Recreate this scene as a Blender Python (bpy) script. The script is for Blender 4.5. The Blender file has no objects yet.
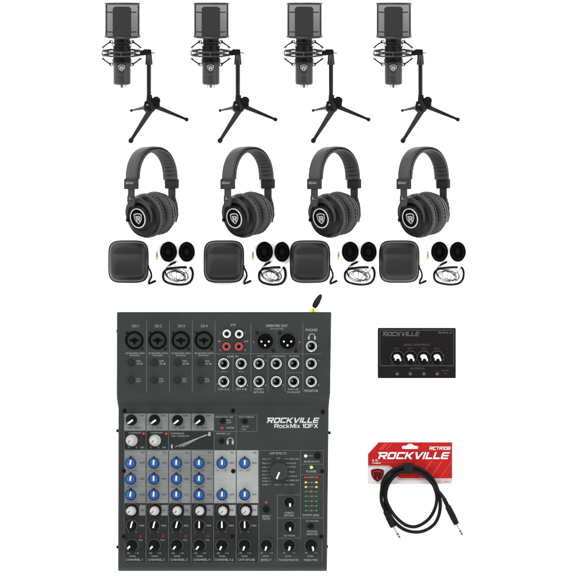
import bpy, bmesh, math, random
from mathutils import Vector, Matrix
random.seed(4)
PI = math.pi
S = 0.0014                      # metres per photo pixel
sc = bpy.context.scene
col = sc.collection

# ------------------------------------------------------------------ materials
K_ALB = .39
def mat(name, c, rough=0.5, metal=0.0, spec=0.3, var=0.12, vscale=900, bump=0.0, bscale=2500, stretch=None, coat=0.0, alpha=None, emit=None, low=0.0):
    if name != 'white_paper': c = tuple(v * (K_ALB if not metal else .38) for v in c); spec *= .14
    m = bpy.data.materials.new(name); m.use_nodes = True
    nt = m.node_tree; b = nt.nodes['Principled BSDF']
    tc = nt.nodes.new('ShaderNodeTexCoord')
    src = tc.outputs['Object']
    if stretch:
        mp = nt.nodes.new('ShaderNodeMapping'); mp.inputs['Scale'].default_value = stretch
        nt.links.new(src, mp.inputs[0]); src = mp.outputs[0]
    n = nt.nodes.new('ShaderNodeTexNoise'); n.inputs['Scale'].default_value = vscale; n.inputs['Detail'].default_value = 4
    nt.links.new(src, n.inputs['Vector'])
    r = nt.nodes.new('ShaderNodeMapRange'); r.inputs[1].default_value = .3; r.inputs[2].default_value = .7
    r.inputs[3].default_value = 1 - var; r.inputs[4].default_value = 1 + var
    nt.links.new(n.outputs[0], r.inputs[0])
    if low:
        n3 = nt.nodes.new('ShaderNodeTexNoise'); n3.inputs['Scale'].default_value = 22; n3.inputs['Detail'].default_value = 6; nt.links.new(tc.outputs['Object'], n3.inputs['Vector'])
        r3 = nt.nodes.new('ShaderNodeMapRange'); r3.inputs[1].default_value = .3; r3.inputs[2].default_value = .7; r3.inputs[3].default_value = 1 - low; r3.inputs[4].default_value = 1 + low
        nt.links.new(n3.outputs[0], r3.inputs[0]); mm = nt.nodes.new('ShaderNodeMath'); mm.operation = 'MULTIPLY'
        nt.links.new(r.outputs[0], mm.inputs[0]); nt.links.new(r3.outputs[0], mm.inputs[1]); r = mm
    mx = nt.nodes.new('ShaderNodeVectorMath'); mx.operation = 'SCALE'; mx.inputs[0].default_value = c[:3]
    nt.links.new(r.outputs[0], mx.inputs['Scale']); nt.links.new(mx.outputs[0], b.inputs['Base Color'])
    b.inputs['Roughness'].default_value = rough; b.inputs['Metallic'].default_value = metal
    b.inputs['Specular IOR Level'].default_value = spec; b.inputs['Coat Weight'].default_value = coat
    if bump:
        n2 = nt.nodes.new('ShaderNodeTexNoise'); n2.inputs['Scale'].default_value = bscale; n2.inputs['Detail'].default_value = 3
        nt.links.new(src, n2.inputs['Vector'])
        bp = nt.nodes.new('ShaderNodeBump'); bp.inputs['Strength'].default_value = bump; bp.inputs['Distance'].default_value = .0006
        nt.links.new(n2.outputs[0], bp.inputs['Height']); nt.links.new(bp.outputs[0], b.inputs['Normal'])
    if alpha is not None: b.inputs['Alpha'].default_value = alpha
    if emit:
        b.inputs['Emission Color'].default_value = (*c, 1); b.inputs['Emission Strength'].default_value = emit
    return m

M = dict(
    button=mat('dark_grey_button', (.014, .0155, .0155), .45, spec=.4),
    surface=mat('white_paper', (.93, .93, .93), .9, spec=0, var=.004, vscale=3),
    chassis=mat('charcoal_powder_coat', (.0265, .0298, .0294), .5, spec=.3, low=.10, var=.10, vscale=1500, bump=.12, bscale=4000),
    chassis_edge=mat('black_side_metal', (.012, .013, .013), .5, spec=.2),
    strip_dark=mat('black_panel_ink', (.0185, .0198, .0196), .5, spec=.22, var=.25, vscale=700),
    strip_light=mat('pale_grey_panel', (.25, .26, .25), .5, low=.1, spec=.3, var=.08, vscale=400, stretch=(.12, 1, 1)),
    strip_grey=mat('brushed_grey_panel', (.150, .157, .156), .5, metal=.0, low=.16, spec=.3, var=.12, vscale=400, stretch=(.12, 1, 1)),
    ink=mat('light_grey_ink', (.29, .30, .30), .6, spec=.1, var=.15),
    ink_bright=mat('white_ink', (.50, .51, .51), .6, spec=.1, var=.1),
    ink_line=mat('mid_grey_ink', (.085, .09, .09), .6, spec=.1, var=.1),
    ink_dark=mat('dark_ink', (.035, .036, .036), .6, spec=.1, var=.1),
    black=mat('black_plastic', (.0065, .0065, .007), .30, spec=.3, var=.2),
    black_gloss=mat('glossy_black_plastic', (.006, .006, .0065), .22, spec=.4, var=.2),
    hole=mat('dark_socket', (.003, .003, .003), .8, spec=.05),
    socket=mat('dark_grey_plastic', (.022, .023, .023), .45, spec=.3),
    blue=mat('blue_knob_plastic', (.016, .082, .30), .35, spec=.8, var=.12),
    white_plastic=mat('off_white_plastic', (.38, .38, .365), .45, spec=.3, var=.05),
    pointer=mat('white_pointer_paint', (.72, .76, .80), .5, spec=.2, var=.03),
    chrome=mat('nickel_plating', (.62, .61, .58), .22, metal=1, var=.08),
    silver=mat('satin_silver', (.5, .5, .5), .35, metal=1, var=.08),
    gold=mat('gold_plating', (1.6, 1.12, .27), .35, metal=1, var=.1),
    rca_red=mat('red_plastic_ring', (.42, .045, .03), .4, spec=.3, var=.1),
    rca_white=mat('white_plastic_ring', (.55, .55, .55), .4, spec=.3, var=.05),
    led_red=mat('red_led', (.40, .03, .02), .3, var=.1, emit=.12),
    led_red_off=mat('dim_red_led', (.15, .012, .01), .3, var=.1),
    led_yellow=mat('yellow_led', (.50, .44, .08), .3, var=.1, emit=.15),
    led_green=mat('green_led', (.04, .22, .06), .3, var=.1, emit=.08),
    led_lime=mat('lime_led', (.55, .75, .12), .3, var=.05, emit=.9),
    led_white=mat('white_led', (.9, .92, .95), .3, var=.02, emit=.9),
    amp=mat('black_anodised_face', (.0085, .0072, .0078), .5, spec=.25, var=.2, vscale=1500, bump=.05),
    amp_ink=mat('dim_grey_ink', (.09, .09, .09), .6, spec=.1),
    leather=mat('black_leatherette', (.027, .028, .028), .42, spec=1.1, var=.25, vscale=700, bump=.5, bscale=1500),
    pad_leather=mat('ear_pad_leatherette', (.027, .028, .028), .42, spec=1.1, var=.35, vscale=800, bump=.7, bscale=1300),
    foam=mat('black_foam', (.0035, .0035, .004), .85, spec=.05, var=.3, bump=.5),
    inner_cloth=mat('dark_speaker_cloth', (.012, .0125, .015), .9, spec=.05, var=.2, bump=.3),
    case=mat('dark_moulded_fabric', (.0125, .0125, .0132), .42, spec=.9, var=.12, vscale=1800, bump=.15, bscale=3500),
    zip=mat('black_zip_tape', (.008, .008, .008), .7, spec=.1, var=.3, bump=.4),
    rubber=mat('black_rubber', (.0065, .0065, .0065), .5, spec=.25, var=.2),
    grille=mat('dark_woven_grille', (.024, .024, .025), .6, spec=.2, var=.35, vscale=1200, bump=.8, bscale=1800),
    mic=mat('charcoal_mic_coat', (.021, .021, .022), .36, spec=.9, var=.12, vscale=1800, bump=.2, bscale=4000),
    frame=mat('dark_grey_frame', (.013, .013, .013), .3, spec=.9),
    screen=mat('grey_screen_gauze', (.028, .028, .028), .7, spec=.1, var=.3, vscale=2500, alpha=.915),
    leg=mat('gloss_black_tripod', (.0045, .0045, .0045), .2, spec=.9, var=.2),
    yoke=mat('grey_metal_yoke', (.03, .031, .031), .35, spec=.4, var=.15),
    card_white=mat('white_card', (.55, .50, .50), .5, spec=.15, var=.02),
    card_red=mat('red_print', (.36, .012, .012), .45, spec=.2, var=.05),
    card_red_light=mat('light_red_print', (.46, .035, .03), .45, spec=.2, var=.05),
    shield_dark=mat('dark_maroon_print', (.035, .006, .006), .45, spec=.2),
    fabric=mat('black_hook_loop', (.016, .016, .018), .85, spec=.1, var=.2, bump=.6),
)

# ------------------------------------------------------------------ builders
class MB:
    """collects geometry in photo-pixel units: x right, y down, z towards the viewer"""
    def __init__(s): s.v = []; s.f = []
    def add(s, vs, fs):
        b = len(s.v); s.v += [tuple(p) for p in vs]; s.f += [tuple(i + b for i in f) for f in fs]; return s
    def poly(s, pts, z):
        return s.add([(x, y, z) for x, y in pts], [tuple(range(len(pts)))])
    def rect(s, x0, y0, x1, y1, z): return s.poly([(x0, y0), (x1, y0), (x1, y1), (x0, y1)], z)
    def prism(s, pts, z0, z1, bev=0.0):
        """solid with vertical walls and an optional chamfered top"""
        n = len(pts); cx = sum(p[0] for p in pts) / n; cy = sum(p[1] for p in pts) / n
        def inset(b):
            out = []
            for i in range(n):
                a = Vector(pts[i - 1]); p = Vector(pts[i]); c = Vector(pts[(i + 1) % n])
                d1 = (p - a).normalized(); d2 = (c - p).normalized()
                n1 = Vector((-d1.y, d1.x)); n2 = Vector((-d2.y, d2.x)); m = n1 + n2
                m = m / max(m.length_squared, .3) * 2 * b
                out.append((p.x + m.x * sg, p.y + m.y * sg))
            return out
        area = sum(pts[i - 1][0] * pts[i][1] - pts[i][0] * pts[i - 1][1] for i in range(n))
        sg = 1 if area > 0 else -1
        rings = [[(x, y, z0) for x, y in pts], [(x, y, z1 - bev) for x, y in pts]]
        if bev: rings.append([(x, y, z1) for x, y in inset(bev)])
        vs = [p for r in rings for p in r]; fs = []
        for k in range(len(rings) - 1):
            for i in range(n):
                j = (i + 1) % n; fs.append((k * n + i, k * n + j, (k + 1) * n + j, (k + 1) * n + i))
        fs.append(tuple(range(n))[::-1]); fs.append(tuple((len(rings) - 1) * n + i for i in range(n)))
        return s.add(vs, fs)
    def box(s, x0, y0, z0, x1, y1, z1, bev=0.0, rad=0.0):
        return s.prism(rrect(x0, y0, x1, y1, rad), z0, z1, bev)
    def lathe(s, o, axis, prof, n=32, sx=1.0, sy=1.0, a0=0, a1=2 * PI, mod=None, up=None, shear=(0, 0), caps=True):
        """prof: (u along the axis, r)"""
        ax = Vector(axis).normalized()
        u0 = Vector(up) if up else (Vector((1, 0, 0)) if abs(ax.x) < .9 else Vector((0, 1, 0)))
        e1 = (u0 - ax * u0.dot(ax)).normalized(); e2 = ax.cross(e1)
        full = abs(a1 - a0) > 6.28; m = n if full else n + 1
        vs = []; fs = []
        for (u, r) in prof:
            for i in range(m):
                a = a0 + (a1 - a0) * i / n; rr = r * (mod(a, u) if mod else 1)
                p = Vector(o) + ax * u + e1 * (rr * math.cos(a) * sx) + e2 * (rr * math.sin(a) * sy)
                p.x += shear[0] * u; p.y += shear[1] * u
                vs.append(p)
        for k in range(len(prof) - 1):
            for i in range(n):
                j = (i + 1) % m if full else i + 1
                fs.append((k * m + i, k * m + j, (k + 1) * m + j, (k + 1) * m + i))
        if full and caps:
            if prof[0][1] > 1e-6: fs.append(tuple(range(m))[::-1])
            if prof[-1][1] > 1e-6: fs.append(tuple((len(prof) - 1) * m + i for i in range(m)))
        return s.add(vs, fs)
    def tube(s, pts, r, n=10, closed=False, flat=1.0):
        P = [Vector(p) for p in pts]; N = len(P)
        R = r if isinstance(r, (list, tuple)) else [r] * N
        vs = []; fs = []; ref = None
        for i in range(N):
            if closed: t = (P[(i + 1) % N] - P[i - 1])
            else: t = P[min(i + 1, N - 1)] - P[max(i - 1, 0)]
            t.normalize()
            if ref is None: ref = Vector((0, 0, 1)) if abs(t.z) < .9 else Vector((1, 0, 0))
            e1 = (ref - t * ref.dot(t)).normalized(); ref = e1; e2 = t.cross(e1)
            for k in range(n):
                a = 2 * PI * k / n
                vs.append(P[i] + e1 * (R[i] * math.cos(a) * flat) + e2 * (R[i] * math.sin(a)))
        for i in range(N if closed else N - 1):
            j = (i + 1) % N
            for k in range(n): fs.append((i * n + k, i * n + (k + 1) % n, j * n + (k + 1) % n, j * n + k))
        if not closed: fs.append(tuple(range(n))[::-1]); fs.append(tuple((N - 1) * n + k for k in range(n)))
        return s.add(vs, fs)
    def ball(s, c, r, n=14, sq=1.0):
        return s.lathe(c, (0, 0, 1), [(-r * math.cos(PI * k / 8) * sq, max(r * math.sin(PI * k / 8), 1e-4)) for k in range(9)], n)
    def torus(s, c, axis, R, r, n=40, m=8, sx=1, sy=1):
        ax = Vector(axis).normalized(); u0 = Vector((1, 0, 0)) if abs(ax.x) < .9 else Vector((0, 1, 0))
        e1 = (u0 - ax * u0.dot(ax)).normalized(); e2 = ax.cross(e1)
        return s.tube([Vector(c) + e1 * R * sx * math.cos(2 * PI * i / n) + e2 * R * sy * math.sin(2 * PI * i / n) for i in range(n)], r, m, True)
    def arc(s, cx, cy, r, w, a0, a1, z, n=28):
        """flat printed arc; angles in degrees, 0 up, clockwise"""
        vs = []; fs = []
        for i in range(n + 1):
            a = math.radians(a0 + (a1 - a0) * i / n)
            for q in (r - w / 2, r + w / 2): vs.append((cx + q * math.sin(a), cy - q * math.cos(a), z))
        for i in range(n): fs.append((2 * i, 2 * i + 1, 2 * i + 3, 2 * i + 2))
        return s.add(vs, fs)
    def build(s, name, m, parent, smooth=35, warp=None, bevel=0):
        o = parent
        while o.parent: o = o.parent
        ox, oy = o['_o']
        me = bpy.data.meshes.new(name)
        vs = [warp(*p) for p in s.v] if warp else s.v
        me.from_pydata([((x - ox) * S, -(y - oy) * S, z * S) for x, y, z in vs], [], s.f)
        bm = bmesh.new(); bm.from_mesh(me); bmesh.ops.recalc_face_normals(bm, faces=bm.faces); bm.to_mesh(me); bm.free()
        me.materials.append(M[m]); me.shade_smooth(); me.set_sharp_from_angle(angle=math.radians(smooth))
        ob = bpy.data.objects.new(name, me); col.objects.link(ob); ob.parent = parent
        return ob

def rrect(x0, y0, x1, y1, r=0, n=5):
    if r <= 0: return [(x0, y0), (x1, y0), (x1, y1), (x0, y1)]
    out = []
    for cx, cy, a in ((x1 - r, y1 - r, 0), (x0 + r, y1 - r, 90), (x0 + r, y0 + r, 180), (x1 - r, y0 + r, 270)):
        for k in range(n + 1):
            t = math.radians(a + 90 * k / n); out.append((cx + r * math.cos(t), cy + r * math.sin(t)))
    return out
def catmull(P, n=8, closed=False):
    P = [Vector(p) for p in P]; N = len(P); out = []
    for i in range(N if closed else N - 1):
        g = (lambda k: P[k % N]) if closed else (lambda k: P[min(max(k, 0), N - 1)])
        a, b, c, d = g(i - 1), g(i), g(i + 1), g(i + 2)
        for k in range(n):
            t = k / n
            out.append(.5 * ((2 * b) + (c - a) * t + (2 * a - 5 * b + 4 * c - d) * t * t + (3 * b - a - 3 * c + d) * t ** 3))
    if not closed: out.append(P[-1])
    return out

def thing(name, label, cat, x, y, group=None):
    o = bpy.data.objects.new(name, None); col.objects.link(o); o.empty_display_size = .01
    o.location = ((x - 288) * S, -(y - 288) * S, 0)
    o['label'] = label; o['category'] = cat; o['_o'] = (x, y)
    if group: o['group'] = group
    return o
def settle(root):
    """rest the thing's lowest point on the surface"""
    lo = 1e9
    def rec(o):
        nonlocal lo
        if o.type == 'MESH': lo = min([lo] + [v.co.z for v in o.data.vertices])
        for c in o.children: rec(c)
    rec(root); root.location.z = -lo + .0002
def dup(o, dx=0, label=None, parent=None):
    c = o.copy(); col.objects.link(c)
    if parent: c.parent = parent
    else: c.location.x += dx * S
    if label: c['label'] = label
    for ch in list(o.children): dup(ch, parent=c)
    return c

# ------------------------------------------------------------------ lettering
_cache = {}
def _curve_mesh(cu):
    ob = bpy.data.objects.new('tmp', cu); me = bpy.data.meshes.new_from_object(ob)
    r = ([tuple(v.co) for v in me.vertices], [tuple(p.vertices) for p in me.polygons])
    bpy.data.objects.remove(ob); bpy.data.meshes.remove(me); bpy.data.curves.remove(cu)
    return r
def outline(polys, extrude=0.0):
    cu = bpy.data.curves.new('c', 'CURVE'); cu.dimensions = '2D'; cu.fill_mode = 'BOTH'; cu.extrude = extrude
    for p in polys:
        sp = cu.splines.new('POLY'); sp.points.add(len(p) - 1); sp.use_cyclic_u = True
        for q, (x, y) in zip(sp.points, p): q.co = (x, y, 0, 1)
    return _curve_mesh(cu)
def fit(mb, vf, cx, cy, w, h, z, shear=0):
    vs, fs = vf
    x0 = min(v[0] for v in vs); x1 = max(v[0] for v in vs); y0 = min(v[1] for v in vs); y1 = max(v[1] for v in vs)
    kx = w / (x1 - x0); ky = h / (y1 - y0)
    mb.add([(cx - w / 2 + (v[0] - x0) * kx, cy + h / 2 - (v[1] - y0) * ky, z + v[2]) for v in vs], fs)
_zi = [0]
def zink(z): _zi[0] = (_zi[0] + 1) % 40; return z + .10 + .006 * _zi[0]
def text(mb, s, cx, cy, h, w=None, z=0, left=False):
    if s not in _cache:
        cu = bpy.data.curves.new('t', 'FONT'); cu.body = s; cu.size = 1; cu.resolution_u = 2
        _cache[s] = _curve_mesh(cu)
    vf = _cache[s]
    if w is None:
        vs = vf[0]; w = (max(v[0] for v in vs) - min(v[0] for v in vs)) / max(max(v[1] for v in vs) - min(v[1] for v in vs), .1) * h
    fit(mb, vf, cx + (w / 2 if left else 0), cy, w, h, zink(z))
LET = {
 'R': (1.25, [[(0, 0), (.27, 0), (.27, .34), (.60, .34), (.90, 0), (1.27, 0), (.93, .34), (1.13, .36), (1.25, .48), (1.25, .88), (1.13, 1), (-.32, 1), (-.20, .78), (0, .78)], [(.27, .55), (.27, .79), (.98, .79), (.98, .55)]]),
 'O': (1.25, [[(.12, 0), (1.13, 0), (1.25, .12), (1.25, .88), (1.13, 1), (.12, 1), (0, .88), (0, .12)], [(.27, .22), (.27, .78), (.98, .78), (.98, .22)]]),
 'C': (1.2, [[(.12, 0), (1.2, 0), (1.2, .22), (.27, .22), (.27, .78), (1.2, .78), (1.2, 1), (.12, 1), (0, .88), (0, .12)]]),
 'K': (1.25, [[(0, 0), (.27, 0), (.27, .4), (.42, .4), (.88, 0), (1.28, 0), (.68, .51), (1.25, 1), (.86, 1), (.42, .62), (.27, .62), (.27, 1), (0, 1)]]),
 'V': (1.3, [[(.48, 0), (.8, 0), (1.35, 1), (1.05, 1), (.66, .27), (.3, 1), (0, 1)]]),
 'I': (.27, [[(0, 0), (.27, 0), (.27, 1), (0, 1)]]),
 'L': (1.05, [[(0, 0), (1.05, 0), (1.05, .22), (.27, .22), (.27, 1), (0, 1)]]),
 'E': (1.15, [[(.12, 0), (1.15, 0), (1.15, .2), (.27, .2), (.27, .4), (1.1, .4), (1.1, .6), (.27, .6), (.27, .8), (1.15, .8), (1.15, 1), (.12, 1), (0, .88), (0, .12)]]),
}
LET.update({
 'o': (.85, [[(.1, 0), (.75, 0), (.85, .1), (.85, .62), (.75, .72), (.1, .72), (0, .62), (0, .1)], [(.17, .15), (.17, .57), (.68, .57), (.68, .15)]]),
 'c': (.75, [[(.1, 0), (.75, 0), (.75, .15), (.17, .15), (.17, .57), (.75, .57), (.75, .72), (.1, .72), (0, .62), (0, .1)]]),
 'k': (.85, [[(0, 0), (.17, 0), (.17, .27), (.28, .27), (.6, 0), (.85, 0), (.43, .38), (.8, .72), (.57, .72), (.28, .45), (.17, .45), (.17, 1), (0, 1)]]),
 'M': (1.25, [[(0, 0), (.2, 0), (.2, .72), (.55, .05), (.7, .05), (1.05, .72), (1.05, 0), (1.25, 0), (1.25, 1), (.98, 1), (.625, .32), (.27, 1), (0, 1)]]),
 'i': (.17, [[(0, 0), (.17, 0), (.17, .72), (0, .72)], [(0, .84), (.17, .84), (.17, 1), (0, 1)]]),
 'x': (.8, [[(0, 0), (.22, 0), (.4, .24), (.58, 0), (.8, 0), (.51, .37), (.78, .72), (.57, .72), (.4, .5), (.23, .72), (.02, .72), (.29, .37)]]),
 '1': (.42, [[(.2, 0), (.42, 0), (.42, 1), (.25, 1), (0, .82), (0, .62), (.2, .76)]]),
 'F': (1.0, [[(0, 0), (.2, 0), (.2, .4), (.9, .4), (.9, .58), (.2, .58), (.2, .82), (1, .82), (1, 1), (0, 1)]]),
 'X': (1.1, [[(0, 0), (.27, 0), (.55, .35), (.83, 0), (1.1, 0), (.7, .5), (1.08, 1), (.82, 1), (.55, .66), (.28, 1), (.02, 1), (.4, .5)]]),
 'T': (1.05, [[(.42, 0), (.63, 0), (.63, .8), (1.05, .8), (1.05, 1), (0, 1), (0, .8), (.42, .8)]]),
 '6': (1.15, [[(.12, 0), (1.05, 0), (1.15, .1), (1.15, .5), (1.05, .6), (.24, .6), (.24, .8), (1.1, .8), (1.1, 1), (.12, 1), (0, .88), (0, .12)], [(.24, .2), (.24, .42), (.93, .42), (.93, .2)]]),
 'P': (1.1, [[(0, 0), (.2, 0), (.2, .36), (1.0, .36), (1.1, .46), (1.1, .9), (1, 1), (0, 1)], [(.2, .54), (.2, .82), (.9, .82), (.9, .54)]]),
 'r': (1.15, [[(0, 0), (.2, 0), (.2, .34), (.6, .34), (.88, 0), (1.15, 0), (.85, .36), (1.05, .36), (1.15, .46), (1.15, .9), (1.05, 1), (0, 1)], [(.2, .54), (.2, .82), (.95, .82), (.95, .54)]]),
 '0': (1.1, [[(.12, 0), (.98, 0), (1.1, .12), (1.1, .88), (.98, 1), (.12, 1), (0, .88), (0, .12)], [(.22, .2), (.22, .8), (.88, .8), (.88, .2)]]),
 ' ': (.4, []), '-': (.5, [[(0, .4), (.5, .4), (.5, .58), (0, .58)]]),
 'H': (1.15, [[(0, 0), (.2, 0), (.2, .41), (.95, .41), (.95, 0), (1.15, 0), (1.15, 1), (.95, 1), (.95, .59), (.2, .59), (.2, 1), (0, 1)]]),
 'A': (1.2, [[(0, 0), (.24, 0), (.36, .22), (.84, .22), (.96, 0), (1.2, 0), (.72, 1), (.48, 1)], [(.45, .4), (.6, .74), (.75, .4)]]),
 '4': (1.05, [[(.65, 0), (.86, 0), (.86, .22), (1.05, .22), (1.05, .4), (.86, .4), (.86, 1), (.6, 1), (0, .4), (0, .22), (.65, .22)], [(.26, .4), (.65, .78), (.65, .4)]]),
})
def wide(s_, shear=0.0):
    x = 0; polys = []
    for ch in s_:
        w, ps = LET[ch]
        for p in ps: polys.append([(x + a + shear * b, b) for a, b in p])
        x += w + .16
    return outline(polys)
def _wordmark():
    x = 0; polys = []
    for ch in 'ROCKVILLE':
        w, ps = LET[ch]
        for p in ps: polys.append([(x + a + .38 * b, b) for a, b in p])
        x += w + .17
    return outline(polys)
WM = _wordmark()
def wordmark(mb, cx, cy, w, h, z): fit(mb, WM, cx, cy, w, h, zink(z))
def shield_pts(k=1.0):
    P = [(-.5, .36), (-.36, .46), (0, .52), (.36, .46), (.5, .36), (.46, -.02), (.30, -.32), (0, -.56), (-.30, -.32), (-.46, -.02)]
    return [(x * k, y * k) for x, y in P]
SH_SOLID = outline([shield_pts()])
SH_RING = outline([shield_pts(), shield_pts(.78)[::-1]])
SH_R = outline([[(-.26, .24), (.22, .24), (.30, .16), (.30, -.0), (.18, -.08), (.26, -.18), (.10, -.34), (-.02, -.08), (-.08, -.08), (-.08, -.38), (-.24, -.22), (-.24, .06), (-.30, .12)], [(-.08, .04), (-.08, .12), (.14, .12), (.14, .04)]])
def emblem(mb, cx, cy, w, h, z, solid=False):
    sx0 = w; k = h / 1.08
    for vf in ((SH_SOLID,) if solid else (SH_RING, SH_R)):
        zz = zink(z)
        mb.add([(cx + v[0] * sx0, cy - v[1] * k, zz) for v in vf[0]], vf[1])
def mark_r(mb, cx, cy, w, h, z):
    zz = zink(z); k = h / 1.08
    mb.add([(cx + v[0] * w, cy - v[1] * k, zz) for v in SH_R[0]], SH_R[1])

# ================================================================== setting
me = bpy.data.meshes.new('surface'); me.from_pydata([(-8, -8, 0), (8, -8, 0), (8, 8, 0), (-8, 8, 0)], [], [(0, 1, 2, 3)])
me.materials.append(M['surface'])
gr = bpy.data.objects.new('surface', me); col.objects.link(gr); gr['kind'] = 'structure'

# ================================================================== microphone and stand
OFF_M = [0, 88.75, 181.75, 271]
OFF_H = [0, 96, 182.25, 271.25]
OFF_C = [0, 95.4, 181.5, 270.6]
WHERE = ['leftmost of the four', 'second from the left of the four', 'third from the left of the four', 'rightmost of the four']
def make_microphone():
    t = thing('microphone', '', 'microphone', 122.3, 60, 'condenser microphones in the top row')
    cx, zc = 122.3, 23.0
    # body
    b = MB(); prof = [(-39.5, 6.5), (-39.5, 8.0), (-46.0, 8.0), (-46.6, 8.8), (-83.2, 8.8), (-84.6, 8.2), (-85.4, 6.2), (-85.4, 0.001)]
    b.lathe((cx, 0, zc), (0, -1, 0), prof, 40); b.build('body', 'mic', t)
    w = MB(); w.lathe((cx, 0, zc), (0, -1, 0), [(-40.5, 8.15), (-45.6, 8.15)], 40); w.lathe((cx, 0, zc), (0, -1, 0), [(-58.0, 9.0), (-59, 9.0)], 40); w.build('collar_band', 'black', t)
    cyl = lambda x, y, z: (x, y, zc + math.sqrt(max(8.8 ** 2 - (x - cx) ** 2, 0)) + (z - 49.8))
    e = MB(); e.prism([(122.0 + px_ * 9.2, 68.4 - py_ * 8.4) for px_, py_ in shield_pts()], zc + 7.2, zc + 8.9, .1); bk = e.build('badge', 'black', t)
    e = MB(); emblem(e, 122.0, 68.4, 7.4, 7.0, zc + 8.9); e.build('emblem', 'ink', bk)
    e = MB(); wordmark(e, 122.0, 75.2, 10.5, 1.3, 50); e.build('wordmark', 'ink_line', t, warp=cyl)
    c = MB(); c.lathe((cx, 0, zc), (0, -1, 0), [(-46.8, 8.95), (-63.2, 8.95)], 40); c.build('upper_sleeve', 'black', t)
    c = MB(); c.lathe((cx, 0, zc), (0, -1, 0), [(-85.2, 4.4), (-86.6, 4.4), (-86.8, 3.9), (-88.2, 3.9), (-88.4, 3.2), (-88.4, .01)], 24); c.build('connector', 'chrome', t)
    # grille: faceted capsule cage
    g = MB()
    sec = [(-8.9, -3.0), (-8.9, 3.0), (-6.2, 6.2), (-3.4, 7.6), (3.4, 7.6), (6.2, 6.2), (8.9, 3.0), (8.9, -3.0), (5, -7), (-5, -7)]
    rows = [(7.2, .80), (7.8, .90), (9.0, .97), (10.5, 1), (36, 1), (38.6, .98), (39.6, .93)]
    vs = [(cx + x * k, y, zc + z * k) for y, k in rows for x, z in sec]; n = len(sec); fs = []
    for r in range(len(rows) - 1):
        for i in range(n): fs.append((r * n + i, r * n + (i + 1) % n, (r + 1) * n + (i + 1) % n, (r + 1) * n + i))
    fs.append(tuple(range(n))); fs.append(tuple((len(rows) - 1) * n + i for i in range(n)))
    g.add(vs, fs); gg = g.build('grille', 'grille', t, smooth=20)
    rb = MB()
    for x, z in ((-3.4, 7.6), (3.4, 7.6), (-8.9, 3.0), (8.9, 3.0)): rb.tube([(cx + x, 8.6, zc + z * .97), (cx + x, 38.5, zc + z)], .38, 6)
    rb.build('grille_rib', 'mic', gg)
    # pop filter shell, open at the back
    R, pc = 17.3, 123 - .3
    a0, a1 = math.radians(-22), math.radians(202)
    def ring(y, R=R, dy=0): return [(pc + R * math.cos(a0 + (a1 - a0) * i / 40), y - dy * math.sin(a0 + (a1 - a0) * i / 40) * -1, zc + R * .88 * math.sin(a0 + (a1 - a0) * i / 40)) for i in range(41)]
    s_ = MB(); top = ring(4, R - .1); bot = ring(36, R - .1, 1.6)
    s_.add(top + bot, [(i, i + 1, 41 + i + 1, 41 + i) for i in range(40)])
    pf = s_.build('pop_filter', 'screen', t)
    f = MB(); 
    for y, d in ((3.7, .2), (4.6, .2), (36.3, 1.7), (37.1, 1.7)): f.tube(ring(y, R + .35, d), .75, 8)
    for i in (0, 40):
        f.tube([top[i], bot[i]], .7, 8)
    f.build('rim', 'frame', pf)
    f = MB()
    for y in (12.8, 32.4):
        f.tube([(cx - 14.4, y, zc + 7.0), (cx - 8.2, y + .2, zc + 4)], .7, 6)
        f.tube([(cx + 14.4, y, zc + 7.0), (cx + 8.2, y + .2, zc + 4)], .7, 6)
    f.build('bracket', 'black', pf)
    # shock mount
    tilt = Vector((0, -1, .10))
    m = MB(); 
    for y in (51.4, 55.4): m.torus((cx - .6, y, zc), tilt, 19.2, .85, 48, 8, 1, .92)
    for a in range(0, 360, 45):
        x = cx - .6 + 19.2 * math.cos(math.radians(a)); z = zc + 19.2 * .92 * math.sin(math.radians(a))
        m.tube([(x, 51.2 + (z - zc) * .1, z), (x, 55.6 + (z - zc) * .1, z)], .7, 6)
    sm = m.build('shock_mount', 'frame', t)
    m = MB()
    for y in (43.5, 63.5): m.torus((cx, y, zc), (0, 1, 0), 9.6, .75, 36, 8)
    for a in (0, 180, 270):
        ca, sa = math.cos(math.radians(a)), math.sin(math.radians(a))
        q = lambda r, y: (cx - .4 + r * ca, y, zc + r * sa)
        for s in (-1, 1):
            m.tube([q(10.4, 53.4 + s * 11.8), q(14, 53.4 + s * 9.6), q(19.2, 53.4 + s * 5.6), q(20, 53.4 + s * 5.2)], [.6, .6, .75, .6], 8)
            m.torus(q(10.6, 53.4 + s * 11.4), (0, 0, 1) if a != 270 else (1, 0, 0), 1.5, .55, 16, 6)
    m.build('cradle', 'frame', sm)
    m = MB()
    for s in (-1, 1):
        for a in (0, 180):
            ca = math.cos(math.radians(a)); q = lambda r, y: (cx - .4 + r * ca, y, zc + .8)
            m.tube([q(10, 53.4 + s * 4.2), q(19, 53.4 + s * 2.2)], .42, 6)
            m.tube(catmull([q(10.4, 53.4 + s * 11), q(16.5, 53.4 + s * 7.0), q(18.4, 53.4 + s * 3.2), q(14, 53.4 + s * 1.8), q(10.4, 53.4 + s * 3.5)], 6), .38, 6)
        P = []
        for k in range(13):
            a = math.radians(20 + 140 * k / 12); rr = 9.6 + (1.2 if k % 2 else 0)
            P.append((cx + rr * math.cos(a), 53.4 + s * (9.0 if k % 4 == 0 else 4.5 if k % 4 == 2 else 6.8), zc + rr * math.sin(a)))
        m.tube(P, .40, 6)
    m.build('elastic_cord', 'rubber', sm)
    m = MB(); m.box(140.0, 50.6, zc - 2.5, 145.0, 56.0, zc + 2.2, .5, 1.0); m.build('mount_lug', 'frame', sm)
    settle(t); return t
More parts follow.
